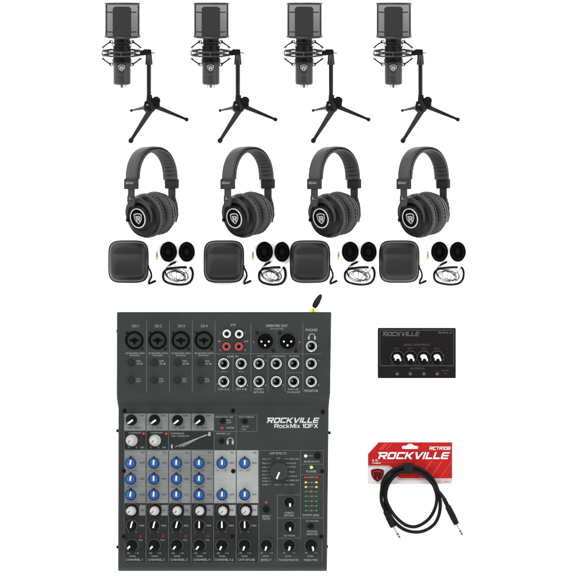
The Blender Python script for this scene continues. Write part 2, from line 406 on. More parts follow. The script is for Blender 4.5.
def make_stand():
    t = thing('tripod_stand', '', 'microphone stand', 150, 104, 'small tripod stands under the microphones')
    zc = 23.0
    m = MB(); m.box(143.2, 49.6, zc - 3.2, 151.8, 55.8, zc + 3.4, .8, 1.6)
    m.tube([(150, 53.4, zc + .5), (155.6, 53.4, zc + .5)], [.7, .5], 8)
    cl = m.build('clamp', 'black', t)
    m = MB(); m.lathe((149.2, 0, zc), (0, -1, 0), [(-54.8, 2.8), (-55.2, 3.1), (-60, 3.5), (-64.4, 3.9), (-65.2, 3.6), (-65.4, 2.4)], 24); m.build('socket', 'frame', t)
    m = MB(); m.lathe((149.2, 0, zc), (0, -1, 0), [(-65, 2.35), (-96.5, 2.35)], 24); m.build('pole', 'leg', t)
    m = MB(); m.lathe((149.6, 0, zc), (0, -1, 0), [(-95.2, 2.2), (-95.4, 2.9), (-101, 3.2), (-102.6, 5.0), (-107, 6.4), (-110.6, 6.0), (-112.6, 4.0), (-112.8, .01)], 28)
    m.box(144.6, 101.5, zc + 2, 150, 109, zc + 6.6, .8, 1.2); m.box(152, 101.5, zc - 5, 160.2, 108, zc + 3.0, .8, 1.6)
    h = m.build('hub', 'black', t)
    m = MB(); m.lathe((155.8, 101.6, zc - 2.5), (.15, -.1, 1), [(0, 4.3), (0, 4.5), (5.5, 4.3), (6.2, 3.7), (6.2, 2), (5.6, 1.6), (5.6, .01)], 20, mod=lambda a, u: 1 + .05 * math.cos(10 * a)); m.build('locking_knob', 'black_gloss', h)
    m = MB(); m.lathe((147.6, 105.4, zc + 6.4), (0, 0, 1), [(0, 1.2), (.5, 1.1), (.9, .7), (.9, .01)], 14); m.lathe((156.8, 98.6, zc + 2.4), (0, 0, 1), [(0, .9), (.8, .8), (.8, .01)], 12); m.build('bolt', 'silver', h)
    def leg(P0, P1, w0, w1, foot, fr, groove):
        A, B = Vector(P0), Vector(P1); m = MB(); d = (B - A).normalized()
        N = 8; side = d.cross(Vector((0, 0, 1))).normalized(); upv = side.cross(d)
        offs = (-1, 1) if groove else (0,)
        for k in offs:
            pts = [A.lerp(B, i / N) + side * (k * (w0 + (w1 - w0) * i / N) * .33) for i in range(N + 1)]
            rr = [(w0 + (w1 - w0) * i / N) * (.19 if groove else .5) for i in range(N + 1)]
            m.tube(pts, rr, 10)
        if groove:
            m.tube([A.lerp(B, i / N) - Vector((0, 0, 1.3)) for i in range(N + 1)], [(w0 + (w1 - w0) * i / N) * .33 for i in range(N + 1)], 8)
        o = m.build('leg', 'leg', t)
        m = MB(); c = B + d * fr * .3; m.lathe(c - d * fr * 1.1, d, [(0, fr * .55), (fr * .4, fr * .85), (fr * 1.1, fr), (fr * 1.8, fr * .8), (fr * 2.1, fr * .01)], 16); m.build('rubber_foot', 'rubber', o)
    leg((146.5, 107.6, zc - 2), (131.8, 110.4, 1.7), 4.6, 1.8, None, 1.6, False)
    leg((156.5, 107.2, zc - 2), (186.2, 119.4, 9), 4.8, 2.6, None, 2.15, True)
    leg((150.8, 110.6, zc + 4), (131.9, 140.6, zc + 24), 6.0, 3.4, None, 2.7, True)
    settle(t); return t
mic0 = make_microphone(); std0 = make_stand()
for i, dx in enumerate(OFF_M):
    lm = f'black microphone with round pop filter, {WHERE[i]}'
    ls = f'black tripod stand with splayed legs, {WHERE[i]}'
    if i == 0: mic0['label'] = lm; std0['label'] = ls
    else: dup(mic0, dx, lm); dup(std0, dx, ls)

# ================================================================== headphones
def make_headphones():
    t = thing('headphones', '', 'headphones', 151, 192, 'over ear headphones in the middle row')
    X = Vector((.64, 0, -.77)); W = Vector((.77, 0, .64)); Y = Vector((0, 1, 0))
    C = Vector((152, 181, 0))
    def bandpt(a, r, w):     # a: 0 = right end, 180 = left end
        c, s = math.cos(a), math.sin(a)
        sq = lambda v: math.copysign(abs(v) ** .88, v)
        return C + X * (31.5 * r * sq(c)) - Y * (33.4 * (1 - (1 - r) * .95) * sq(s)) + W * w
    def band(name, m, r0, r1, hw, a0, a1, parent, puff=0, n=56, wr=0, sm=60):
        # rounded-rectangle section swept along the arch
        sec = []
        K = 6
        for k in range(K + 1): sec.append((-1 + 2 * k / K, 1))
        for k in range(K + 1): sec.append((1 - 2 * k / K, 0))
        b = MB(); N = len(sec); vs = []; fs = []
        for i in range(n + 1):
            a = math.radians(a0 + (a1 - a0) * i / n)
            wk = wr * math.sin(i * PI / 2.0) if wr else 0
            for (sw, side) in sec:
                edge = 1 - abs(sw) ** 4
                rr = (r1 + puff * edge) if side else (r0 - puff * edge - wk * edge)
                rr = rr - (.018 if side else -.018) * (abs(sw) ** 6)
                vs.append(bandpt(a, rr, hw * sw))
        for i in range(n):
            for k in range(N): fs.append((i * N + k, i * N + (k + 1) % N, (i + 1) * N + (k + 1) % N, (i + 1) * N + k))
        fs.append(tuple(range(N))); fs.append(tuple(n * N + k for k in range(N)))
        b.add(vs, fs); return b.build(name, m, parent, smooth=sm)
    hb = band('headband', 'leather', .965, 1.02, 7.4, -1, 181, t, .012)
    band('padding', 'pad_leather', .865, .955, 8.5, 1.5, 178.5, hb, .012, n=88, wr=.024)
    # stitching along both edges of the band
    st = MB()
    for sgn in (-1, 1):
        for i in range(60):
            a = math.radians(4 + i * 172 / 60); a2 = math.radians(4 + (i + .6) * 172 / 60)
            st.tube([bandpt(a, 1.018, 6.5 * sgn), bandpt(a2, 1.018, 6.5 * sgn)], .22, 5)
    st.build('stitching', 'yoke', hb)
    # end blocks
    def endblock(sgn, y0, y1, wd, th, name, m, parent, r=31.2, bev=.8, xo=0):
        b = MB(); o = C + X * (sgn * r) ; vs = []
        P = rrect(-wd / 2, -th / 2, wd / 2, th / 2, min(th, wd) * .28)
        n = len(P); rows = [(y0, .86), (y0 + bev, 1), (y1 - bev, 1), (y1, .86)]
        for y, k in rows:
            for (u, v) in P: p = o + W * (u * k) + X * (v * k); vs.append((p.x + xo, y, p.z))
        fs = []
        for q in range(3):
            for i in range(n): fs.append((q * n + i, q * n + (i + 1) % n, (q + 1) * n + (i + 1) % n, (q + 1) * n + i))
        fs.append(tuple(range(n))); fs.append(tuple(3 * n + i for i in range(n)))
        b.add(vs, fs); return b.build(name, m, parent)
    L = endblock(-1, 179.0, 189.8, 16.6, 5.5, 'end_cap', 'socket', t)
    Rr = endblock(1, 178.8, 188.6, 15.6, 5.0, 'end_cap', 'socket', t)
    b = MB(); wordmark(b, 0, 183.4, 10.0, 2.0, 0)
    o = C - X * (31.2 + 2.95)
    b.build('wordmark', 'ink', L, warp=lambda x, y, z: (o.x + W.x * x, y, o.z + W.z * x + .1))
    endblock(-1, 189.5, 199, 8.0, 2.6, 'slider', 'yoke', t)
    endblock(1, 188.4, 201, 8.4, 2.4, 'slider', 'silver' if False else 'yoke', t)
    # cups
    A = Vector((.62, -.20, -.757)).normalized(); E = Vector((138.8, 218.4, 14.6))
    up = (0, -1, 0)
    wob = lambda a, u: 1 + .006 * math.sin(5 * a + u) + .004 * math.sin(11 * a)
    def lathe(name, m, prof, parent, n=64, mod=None, sm=35, org=E):
        b = MB(); b.lathe(org, A, prof, n, 1.0, .97, mod=mod, up=up); return b.build(name, m, parent, smooth=sm)
    h1 = lathe('ear_cup', 'black', [(-.2, .01), (-.2, 9.4), (.0, 10.8), (-.5, 11.2), (-.5, 12.2), (.6, 13.2), (2.2, 13.8), (2.6, 15.5), (3.2, 17.6), (5.2, 20.2), (8, 21.4), (8.6, 20.8), (9.6, 20.6)], t, sm=28)
    b = MB(); b.lathe(E, A, [(-.9, 9.1), (-1.0, 9.3), (-1.0, 9.9), (-.9, 10.1), (-.2, 10.1)], 64, 1, .97, up=up, caps=False); b.build('badge_ring', 'ink_bright', h1)
    b = MB(); b.lathe(E, A, [(-.25, 9.3), (-.3, 9.2), (-.3, .01)], 64, 1, .97, up=up); b.build('badge', 'hole', h1)
    # emblem on the disc plane
    e2 = A.cross(Vector(up) - A * Vector(up).dot(A)).normalized(); e1 = -(Vector(up) - A * Vector(up).dot(A)).normalized()
    if e2.x < 0: e2 = -e2
    def onface(x, y, z): p = E + e2 * x + e1 * y - A * (.38 + z * .3); return tuple(p)
    b = MB(); emblem(b, 0, .3, 10.6, 11.4, 0); b.build('emblem', 'ink', h1, warp=onface)
    ridge = lambda a, u: 1 + (-.034 * max(0, math.sin(34 * a + 1.2 * math.sin(5 * a))) ** 1.5 if 13 < u < 15 or 25 < u < 27 else .008 * math.sin(34 * a + 1.2 * math.sin(5 * a))) + .005 * math.sin(9 * a)
    p1 = lathe('ear_pad', 'pad_leather', [(9.0, 19.5), (9.2, 21.2), (10.2, 22.1), (11.6, 22.4), (12.8, 22.3), (13.3, 21.8), (14.0, 21.3), (14.7, 21.8), (15.2, 22.3), (16.4, 21.9), (17.8, 20.8), (18.8, 18.6), (19.3, 15), (19.0, 11), (15, 10)], t, 184, ridge, 50)
    E2 = E + Vector((1.6, .2, 0)) + A * .6
    p2 = lathe('ear_pad', 'pad_leather', [(24, 10), (20.2, 11), (19.9, 15), (20.6, 18.0), (21.8, 20.8), (23.4, 21.8), (24.8, 22.0), (25.3, 21.7), (26.0, 21.3), (26.7, 21.7), (27.2, 21.9), (28.6, 21.4), (30.0, 20.4), (30.4, 18.8)], t, 184, ridge, 50, org=E2)
    lathe('ear_cup', 'black', [(30, 18.6), (30.4, 20.0), (32.5, 19.9), (35, 18.8), (37.5, 16), (38.6, 13.2), (38.8, .01)], t, sm=28, org=E2)
    # yokes
    def ringpt(a, u, r, org=E): return org + A * u + (-e1) * (r * math.cos(a)) + e2 * (r * math.sin(a) * .97)
    rd = random.Random(8)
    for pad, og, u, rr in ((p1, E, 14.0, 21.75), (p2, E2, 26.0, 21.35)):
        b = MB()
        for i in range(40):
            a = 2 * PI * i / 40; du = rd.uniform(-.25, .25)
            b.tube([ringpt(a, u + du, rr, og), ringpt(a + .035, u + du, rr + .1, og), ringpt(a + .075, u + du, rr, og)], [.3, .62, .3], 8)
        b.build('stitching', 'hole', pad)
    b = MB(); N = 26
    P = [ringpt(math.radians(-100 + 205 * i / N), 2.2, 15.6 + 2.2 * math.sin(PI * i / N)) for i in range(N + 1)]
    b.tube(P, [1.3 + 1.7 * math.sin(PI * min(1, i / (N * .95))) for i in range(N + 1)], 10, flat=.8)
    o = C - X * 31.2
    J = [(o.x, 195.6, o.z), (o.x - .2, 199, o.z), (o.x - .2, 202.4, o.z - 1), (o.x + .6, 205.6, o.z - 3), tuple(P[int(N * .42)])]
    b.tube(catmull(J, 5), [3.7, 3.9, 4.1, 4.2, 4.2] + [4.1] * 5 + [4.0, 3.8, 3.6, 3.4, 3.2] + [3.0, 2.9, 2.8, 2.8, 2.8, 2.8], 14, flat=.55)
    yk = b.build('yoke', 'yoke', t)
    b = MB(); b.lathe(ringpt(math.radians(-97), 1.5, 15.8) , -e2, [(-1.5, 2.2), (1.0, 2.3), (1.4, 1.8), (1.4, .01)], 16); b.build('pivot', 'black_gloss', yk)
    b = MB(); text(b, 'L', 0, 0, 2.0, 3.2, 0); b.build('side_mark', 'ink', yk, warp=lambda x, y, z: (o.x - .4 + x, 198.8 + y, o.z + 2.8))
    b = MB(); o2 = C + X * 31.2; EB = E + A * 32
    Q = [(o2.x + .4, 197.5, o2.z), (o2.x + 1.6, 201, o2.z), (o2.x + 3.2, 205, o2.z + 2), (o2.x + 4.2, 210, o2.z + 6), (o2.x + 4.6, 216, o2.z + 8), (o2.x + 3.2, 222, o2.z + 9)]
    b.tube(catmull(Q, 5), [3.2] * 6 + [2.8] * 5 + [2.4] * 5 + [2.0] * 5 + [1.8] * 5, 12, flat=.6)
    yb = b.build('yoke', 'yoke', t)
    b = MB(); b.lathe((o2.x + 3.6, 213.5, o2.z + 8.5), (.85, 0, .5), [(-1.5, 3.0), (1.4, 3.2), (2.0, 2.5), (2.0, .01)], 18, sy=1.5, up=(0, 0, 1)); b.build('pivot', 'black', yb)
    settle(t); return t
hp0 = make_headphones()
for i, dx in enumerate(OFF_H):
    l = f'black over ear headphones with white ring emblem, {WHERE[i]}'
    if i == 0: hp0['label'] = l
    else: dup(hp0, dx, l)

# ================================================================== carrying case
def make_case():
    t = thing('carrying_case', '', 'carrying case', 128.5, 261, 'square zip cases in the third row')
    cx, cy, hx, hy = 128.5, 261.6, 19.2, 20.2
    def outl(k, n=96, top=True, grow=0):
        out = []
        for i in range(n):
            a = 2 * PI * i / n; c, s = math.cos(a), math.sin(a); e = 2 / 4.6
            out.append((cx + (hx * k + grow) * math.copysign(abs(c) ** e, c), cy + (hy * k + grow) * math.copysign(abs(s) ** e, s)))
        return out
    n = 96
    def shell(name, m, zf, k0=1.0):
        b = MB(); rings = 26; vs = []
        for r in range(rings):
            k = k0 * math.cos(PI / 2 * r / rings)
            for (x, y) in outl(k): vs.append((x, y, zf(k, x, y)))
        vs.append((cx, cy, zf(0, cx, cy))); fs = []
        for r in range(rings - 1):
            for i in range(n): fs.append((r * n + i, r * n + (i + 1) % n, (r + 1) * n + (i + 1) % n, (r + 1) * n + i))
        L = (rings - 1) * n
        for i in range(n): fs.append((L + i, L + (i + 1) % n, len(vs) - 1))
        b.add(vs, fs); return b.build(name, m, t, smooth=60)
    def zf(k, x, y):
        u = (y - 241.4) / 40.4                       # 0 top of the lid, 1 bottom
        dome = (max(0, 1 - k ** 9)) ** .5
        crease = 1 / (1 + math.exp(-(u - .325) * 90))    # step down to a shelf, then a rise
        h = 9.5 * dome
        h += dome * (2.2 * math.exp(-((u - .30) / .05) ** 2) * 0 + 2.4 * (1 - math.exp(-max(0, u - .325) / .14)) - 1.6 * max(0, u - .8) / .2)
        return 9.0 + h
    shell('lid', 'case', zf)
    b = MB(); o = outl(1.0, grow=.0); b.prism([(x, y) for x, y in o], 1.0, 8.8, 0)
    zz = MB(); zz.tube([(x, y, 8.6) for x, y in outl(1.0, grow=.1)], 1.0, 8, True)
    b.build('base', 'case', t, smooth=60)
    zp = zz.build('zipper', 'zip', t)
    b = MB(); b.box(146.6, 265.2, 7.8, 149.4, 268.6, 10.2, .3, .8); b.build('zip_pull', 'rubber', zp)
    b = MB()
    b.tube(catmull([(148.4, 267.4, 8.6), (150.3, 270, 7), (151.6, 274, 4), (151.5, 277.5, 2), (149.6, 281, 1.4), (148.9, 284, 1.4)], 6), .62, 7)
    b.tube(catmull([(148.2, 267.2, 8.6), (149.6, 270.4, 7), (150.9, 274.2, 4), (150.8, 277.3, 2), (149.0, 280.6, 1.4), (148.5, 284, 1.4)], 6), .45, 7)
    st = b.build('wrist_strap', 'rubber', t)
    b = MB(); b.tube([(148.6, 284.0, 1.5), (150.4, 283.2, 1.5), (153.4, 281.8, 1.5), (156.0, 280.6, 1.5)], [.95, .9, 1.25, 1.1], 8, flat=.8); b.build('strap_tab', 'rubber', st)
    settle(t); return t
cs0 = make_case()
for i, dx in enumerate(OFF_C):
    l = f'charcoal square zip case with wrist strap, {WHERE[i]}'
    if i == 0: cs0['label'] = l
    else: dup(cs0, dx, l)

# spare ear pads
def make_pad(cx, cy, rx, ry, clampx=None):
    t = thing('spare_ear_pad', '', 'ear pad', cx, cy, 'spare ear pads beside the cases')
    w = (lambda x, y, z: (min(x, clampx + .05 * (x - clampx)), y, z)) if clampx else None
    b = MB()
    b.lathe((cx, cy, 0), (0, 0, 1), [(0, 7.8), (.8, 9.4), (3, 10.2), (5.4, 9.9), (7.0, 8.6), (7.4, 7.0), (6.8, 5.6), (5.0, 4.9), (3.0, 4.7)], 72, rx / 10.2, ry / 10.2, mod=lambda a, u: 1 + .004 * math.sin(38 * a) + .006 * math.sin(7 * a))
    b.build('cushion', 'foam', t, smooth=60, warp=w)
    b = MB(); b.lathe((cx, cy, 0), (0, 0, 1), [(1.0, 5.2), (2.8, 5.0), (3.6, 3.4), (3.9, 1.5), (3.9, .01)], 48, rx / 10.2, ry / 10.2); b.build('inner_cloth', 'inner_cloth', t, smooth=60)
    b = MB(); b.torus((cx, cy, 7.15), (0, 0, 1), 7.4, .22, 60, 6, rx / 10.2, ry / 10.2); b.build('seam', 'rubber', t, warp=w)
    settle(t); return t
pads = [make_pad(168.5, 251.8, 8.5, 10.2), make_pad(186.8, 251.8, 8.1, 10.1)]
SET = ['leftmost', 'second', 'third', 'rightmost']
for i, dx in enumerate([0, 96, 181.75, 271]):
    for j, p in enumerate(pads):
        l = f'black oval ear pad, {"left" if j == 0 else "right"} of its pair beside the {SET[i]} zip case'
        if i == 0: p['label'] = l
        elif i == 1 and j == 1:
            q = make_pad(186.8 + 95.2, 251.8, 7.7, 10.1); q['label'] = l; q['group'] = p['group']
        else: dup(p, dx, l)

# jack adapter
def make_adapter():
    t = thing('jack_adapter', '', 'adapter', 156.8, 256, 'small gold jack adapters')
    b = MB(); b.lathe((156.7, 251.6, 1.2), (0.02, 1, 0), [(0, .35), (.4, .5), (3.6, .55), (4.0, .75), (5.2, .75), (5.4, .6)], 14); b.build('barrel', 'silver', t)
    b = MB(); b.lathe((156.8, 257.0, 1.2), (0.02, 1, 0), [(0, .7), (.2, .8), (1.6, .8), (1.8, .6), (2.1, .7), (2.4, .8), (3.2, .5), (3.4, .01)], 14); b.build('tip', 'gold', t)
    settle(t); return t
ad0 = make_adapter()
for i, dx in enumerate([0, 96, 181.75, 271]):
    l = f'tiny gold jack adapter standing alone right of the {SET[i]} zip case'
    if i == 0: ad0['label'] = l.replace('standing', 'lying')
    else: dup(ad0, dx, l.replace('standing', 'lying'))

# coiled headphone cable
def make_cable(k=1.0):
    t = thing('coiled_cable', '', 'cable', 177.5, 274, 'coiled headphone cables under the ear pads')
    fx = lambda x: 163 + (x - 163) * k
    P = [(186.8, 267.3), (181, 267.2), (174, 267.8), (167.6, 268.8), (163.9, 272.0), (163.0, 276.2), (164.4, 280.4), (169.2, 283.0), (178.6, 284.6), (187.6, 283.4), (191.6, 279.4), (192.7, 273.6), (191.8, 269.2), (189.9, 266.9)]
    pts = catmull([(fx(x), y, 1.7) for x, y in P], 22)
    b = MB(); b.tube(pts, [1.15 + .28 * math.sin(i * 1.55) for i in range(len(pts))], 8); b.build('coil', 'rubber', t, smooth=80)
    b = MB()
    rnd = random.Random(3)
    for (cx, cy, rx, ry, ph, zz) in ((176, 276, 8.5, 5.0, .2, 1.0), (174.5, 275.6, 9.6, 5.9, 1.2, 1.5), (178.5, 275.2, 7.2, 5.5, 2.1, 2.0), (179.5, 275.6, 9.4, 4.6, 2.8, 2.5)):
        loop = [(fx(cx + rx * math.cos(a + ph) * (1 + .07 * math.sin(3 * a))), cy + ry * math.sin(a + ph + .35) * (1 + .06 * math.cos(2 * a)), zz + .2 * math.sin(2 * a)) for a in [i * .25 for i in range(24)]]
        b.tube(loop, .40, 6)
    b.tube(catmull([(fx(189.8), 268.2, 2), (fx(187), 271.8, 3.2), (fx(182), 275, 3.2), (fx(178), 281, 2)], 8), .38, 6)
    b.tube(catmull([(fx(175.6), 269.6, 2.6), (fx(176.9), 273, 3.3), (fx(176.2), 278, 3.2), (fx(179), 282, 1.6)], 8), .38, 6)
    b.tube(catmull([(fx(183), 269, 2.6), (fx(187), 273, 3.3), (fx(187.5), 278, 3.0), (fx(184), 281.6, 1.6)], 8), .38, 6)
    b.tube(catmull([(fx(169.2), 265.2, 1.5), (fx(167), 267.2, 2.2), (fx(165.6), 271, 3.6), (fx(167), 277, 1.4)], 8), .5, 6)
    b.build('straight_lead', 'frame', t)
    b = MB(); b.tube([(fx(168.6), 265.8, 1.5), (fx(169.6), 265.0, 1.5), (fx(172.0), 263.7, 1.5), (fx(176.0), 261.9, 1.5)], [.6, .95, 1.2, 1.15], 10); pl = b.build('plug', 'rubber', t)
    b = MB(); b.tube([(fx(176.0), 261.9, 1.5), (fx(178.2), 261.0, 1.5)], [.5, .35], 8); b.build('pin', 'silver', pl)
    settle(t); return t
cb0 = make_cable()
for i, dx in enumerate([0, 96, 181.75, 271]):
    l = f'black coiled cable below the ear pads beside the {SET[i]} zip case'
    if i == 0: cb0['label'] = l
    elif i == 1:
        q = make_cable(.89); q.location.x += 96 * S; q['label'] = l
    else: dup(cb0, dx, l)

# ================================================================== mixer
ZT, ZP = 46.0, 34.0
mx = thing('audio_mixer', 'charcoal ten channel audio mixer with rows of blue knobs and a stubby antenna', 'audio mixer', 224, 440)
def mixer_body():
    rows = [(311.9, ZT - 1.6, 117.5, 331.0), (312.9, ZT, 117.5, 331.2), (393.5, ZT, 117.2, 330.0), (396.0, ZT - .6, 117.3, 329.7), (399.5, ZT - 4.0, 117.6, 329.3),
            (405.5, ZP + 1.0, 118.4, 328.8), (408.0, ZP, 118.8, 328.6), (566.6, ZP, 118.5, 327.0), (568.6, ZP - 1.8, 118.5, 326.9), (570.4, ZP - 5, 118.6, 326.8), (570.5, 3, 118.6, 326.8)]
    b = MB(); vs = []; fs = []
    for (y, z, xl, xr) in rows:
        zs = min(z, z - 1.4) if y < 570.45 else z
        vs += [(xl, y, 3), (xl, y, max(zs, 3)), (xl + 1.3, y, z), (xr - 1.3, y, z), (xr, y, max(zs, 3)), (xr, y, 3)]
    n = 6
    for r in range(len(rows) - 1):
        for i in range(n): fs.append((r * n + i, r * n + (i + 1) % n, (r + 1) * n + (i + 1) % n, (r + 1) * n + i))
    fs.append(tuple(range(n))); fs.append(tuple((len(rows) - 1) * n + i for i in range(n)))
    b.add(vs, fs); return b.build('chassis', 'chassis', mx, smooth=25)
body = mixer_body()
b = MB()
for x0, x1, ys in ((116.7, 118.6, (331, 430.5, 546.5)), (328.4, 330.6, (432.5,)), (326.4, 328.0, (546,))):
    for y in ys: b.box(x0, y - 1.6, 20, x1, y + 1.6, 30, .3, .6)
b.build('side_screw', 'chassis_edge', body)
for fx_, fy in ((126, 320), (322, 320), (126, 562), (318, 562)):
    b = MB(); b.lathe((fx_, fy, 0), (0, 0, 1), [(0, 4.5), (.6, 5), (3.2, 5.2)], 20); b.build('rubber_foot', 'rubber', mx)
# channel overlays
XS = [124.6, 146.5, 168.9, 191.4, 213.9, 236.4, 258.3]
b = MB(); b.prism(rrect(124.6, 413.2, 213.9, 430.2, .8), ZP - .2, ZP + .35, .05); b.build('gain_strip', 'strip_grey', mx)
b = MB(); b.box(124.6, 430.6, ZP - .2, 213.9, 449.2, ZP + .30); b.build('compressor_strip', 'strip_dark', mx)
b = MB(); b.box(124.6, 449.8, ZP - .2, 213.7, 502.5, ZP + .35); b.build('equalizer_strip', 'strip_grey', mx)
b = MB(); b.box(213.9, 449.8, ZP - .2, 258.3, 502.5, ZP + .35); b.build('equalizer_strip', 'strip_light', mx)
b = MB(); b.box(124.6, 502.9, ZP - .2, 257.9, 561.0, ZP + .30); b.build('level_strip', 'strip_dark', mx)
for k in range(6):
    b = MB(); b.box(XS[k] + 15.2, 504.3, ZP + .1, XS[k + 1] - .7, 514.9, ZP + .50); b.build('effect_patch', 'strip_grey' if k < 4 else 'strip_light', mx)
# printed lines
ln = MB(); z1, z2 = ZT, ZP + .35
def vline(x, y0, y1, z, w=.65): ln.rect(x - w / 2, y0, x + w / 2, y1, zink(z))
def hline(x0, x1, y, z, w=.65): ln.rect(x0, y - w / 2, x1, y + w / 2, zink(z))
for x in (147.1, 170, 192.7, 215.3): vline(x, 320.6, 391.6, z1)
vline(251, 323, 391.5, z1); vline(302.8, 323, 391.5, z1); vline(233.2, 353.5, 391.5, z1); vline(268, 353.5, 391.5, z1); vline(285.3, 353.5, 391.5, z1)
hline(215.3, 321.5, 353.5, z1); hline(285.3, 302.8, 372.3, z1)
for x in XS[1:-1]:
    vline(x, 503, 561, z2)
for x in (146.5, 168.9): vline(x, 430.6, 449.2, z2)
vline(124.8, 430.6, 561, z2, .5); hline(124.6, 213.9, 449.5, z2, .6); hline(124.6, 213.9, 430.4, z2, .5)
hline(214, 257, 414.6, ZP); hline(214, 257, 431, ZP); vline(236.4, 414.6, 449.6, ZP); vline(257, 414.6, 431, ZP); vline(214.2, 414.6, 449.6, ZP)
vline(258.9, 449.9, 561, ZP); hline(258.9, 323.6, 449.9, ZP); vline(323.4, 449.9, 537, ZP, .5); vline(300.4, 449.9, 537.5, ZP)
hline(300.4, 323.4, 463.7, ZP); hline(300.4, 323.4, 474.2, ZP); hline(277.3, 323.4, 517.4, ZP); hline(277.3, 300, 494.4, ZP); vline(277.3, 494.4, 561, ZP); hline(277.3, 300.4, 537.5, ZP); vline(322, 537, 561, ZP, .5)
ln.build('printed_line', 'ink_line', mx)
# dark separators on the grey strips
ln = MB()
for x in XS[1:4]: vline(x, 413.4, 430.0, z2, .7)
for x in XS[1:-1]: vline(x, 450, 502.4, z2, .7)
tx = ln
for k in range(4):
    text(tx, 'GAIN', XS[k] + 17.2, 415.2, 1.8, 5.4, z2); text(tx, '+10', XS[k] + 5.6, 427.4, 1.6, 4, z2); text(tx, '+60 dB', XS[k] + 13, 427.4, 1.6, 6, z2)
for k in range(6):
    text(tx, 'EQ', XS[k] + 18.6, 452.2, 1.9, 3.2, z2)
    for y, s_ in (((462.3, 'HIGH'), (478.3, 'MID'), (493.9, 'LOW')) if k < 4 else ((462.3, 'HIGH'), (493.9, 'LOW'))): text(tx, s_, XS[k] + 18.0, y, 1.7, 4.6, z2)
    for y in ((470.0, 486.0, 501.0) if k < 4 else (470.0, 501.0)): text(tx, '-15', XS[k] + 3.4, y, 1.2, 3, z2); text(tx, '+15', XS[k] + 11.4, y, 1.2, 3, z2)
    text(tx, 'FX', XS[k] + 18.3, 509.6, 2.0, 3.0, z2 + .15)
ln.build('dark_lettering', 'ink_dark', mx)
# light lettering
tx = MB(); zt = ZT
for k, x in enumerate((135.8, 158.7, 181.7, 204.4)):
    text(tx, f'CH {k + 1}', x, 325.8, 2.6, 6.6, zt)
    text(tx, 'MIC BALANCED / LINE IN', x, 353.0, 1.5, 19, zt); text(tx, 'BALANCED', x - .4, 355.2, 1.3, 9.6, zt)
    text(tx, 'PAD', x + 3.4, 360.8, 1.5, 4.2, zt); text(tx, '20 dB', x + 4.4, 363.4, 1.6, 6.0, zt)
    text(tx, 'LOW', x + 2.9, 378.6, 1.5, 4.0, zt); text(tx, 'CUT', x + 3.2, 381.0, 1.6, 5.0, zt)
text(tx, '2TR', 233.3, 324.8, 2.2, 5.4, zt); text(tx, 'IN', 219.6, 341.0, 1.7, 2.2, zt); text(tx, 'OUT', 246.4, 341.2, 1.7, 4.4, zt)
for x, y, s_ in ((220.8, 332.6, 'L'), (245.6, 332.6, 'L'), (220.6, 350.0, 'R'), (245.4, 350.0, 'R'), (254.2, 341.8, 'L'), (299.6, 342.0, 'R'), (218.0, 383.6, 'R'), (318.6, 360, 'L'), (318.6, 385, 'R'), (247.6, 385, 'R'), (266, 385, 'R'), (266, 360, 'L'), (283.4, 385, 'R')): text(tx, s_, x, y, 1.6, 1.2, zt)
text(tx, 'MAIN MIX OUT', 277.0, 325.6, 2.7, 21, zt); text(tx, '(BALANCED)', 277.0, 328.8, 1.2, 13.4, zt)
text(tx, 'PHONES', 311.6, 329.8, 2.5, 11.8, zt)
text(tx, 'LINE IN', 233, 356.2, 1.7, 11, zt); text(tx, 'L(MONO)', 224, 371.4, 1.1, 5.6, zt); text(tx, 'L(MONO)', 241.3, 371.4, 1.1, 5.6, zt)
text(tx, 'CH 5-6', 224, 388.8, 2.2, 10.6, zt); text(tx, 'CH 7-8', 241.4, 388.8, 2.2, 10.6, zt)
text(tx, 'STEREO', 258.8, 388.8, 1.8, 9.4, zt); text(tx, 'RETURN', 258.8, 391.8, 1.8, 10, zt)
text(tx, 'L(MONO)', 260.4, 355.9, 1.3, 7, zt); text(tx, 'L COMP/MONO', 277.0, 355.9, 1.4, 14.4, zt); text(tx, 'TO MON', 293.8, 355.9, 1.5, 9.4, zt)
text(tx, 'FOOT SW.', 293.8, 389.0, 1.7, 11, zt); text(tx, 'FX ON/OFF', 293.8, 391.8, 1.6, 12.6, zt); text(tx, 'MONITOR', 311.2, 390.4, 2.5, 13.6, zt)
tx.arc(311.8, 336.6, 3.0, .7, -95, 95, zink(zt)); tx.rect(307.9, 336.2, 309.6, 339.4, zink(zt)); tx.rect(314.0, 336.2, 315.7, 339.4, zink(zt))
tx.build('lettering', 'ink', mx)
tx = MB(); zp = z2
for k in range(2):
    text(tx, 'COMPRESSOR', XS[k] + 10.6, 432.4, 1.3, 12.6, zp)
    for j, s_ in enumerate(('0', '2', 'MAX')): text(tx, s_, XS[k] + (4.6, 12.2, 18.2)[j], 447.0, 1.6, (1.0, 1.2, 3.6)[j], zp)
text(tx, 'COMPRESSOR', 177.6, 433.0, 1.5, 14, zp); text(tx, 'TIME / THRESHOLD', 180.4, 435.6, 1.3, 18, zp)
def seg(m_, x0, y0, x1, y1, w, z):
    d = Vector((x1 - x0, y1 - y0)).normalized(); nx, ny = -d.y * w / 2, d.x * w / 2
    m_.poly([(x0 + nx, y0 + ny), (x1 + nx, y1 + ny), (x1 - nx, y1 - ny), (x0 - nx, y0 - ny)], zink(z))
for (x0, y0, x1, y1, w) in ((175.4, 446.4, 207.4, 434.0, .5), (179.4, 446.4, 196.0, 438.6, .5), (182.6, 446.4, 200, 437.2, .5), (196, 438.6, 207.4, 434.6, .7)): seg(tx, x0, y0, x1, y1, w, zp)
tx.rect(171.4, 444.2, 173.0, 448.0, zink(zp)); tx.rect(208.4, 431.8, 210.8, 435.6, zink(zp))
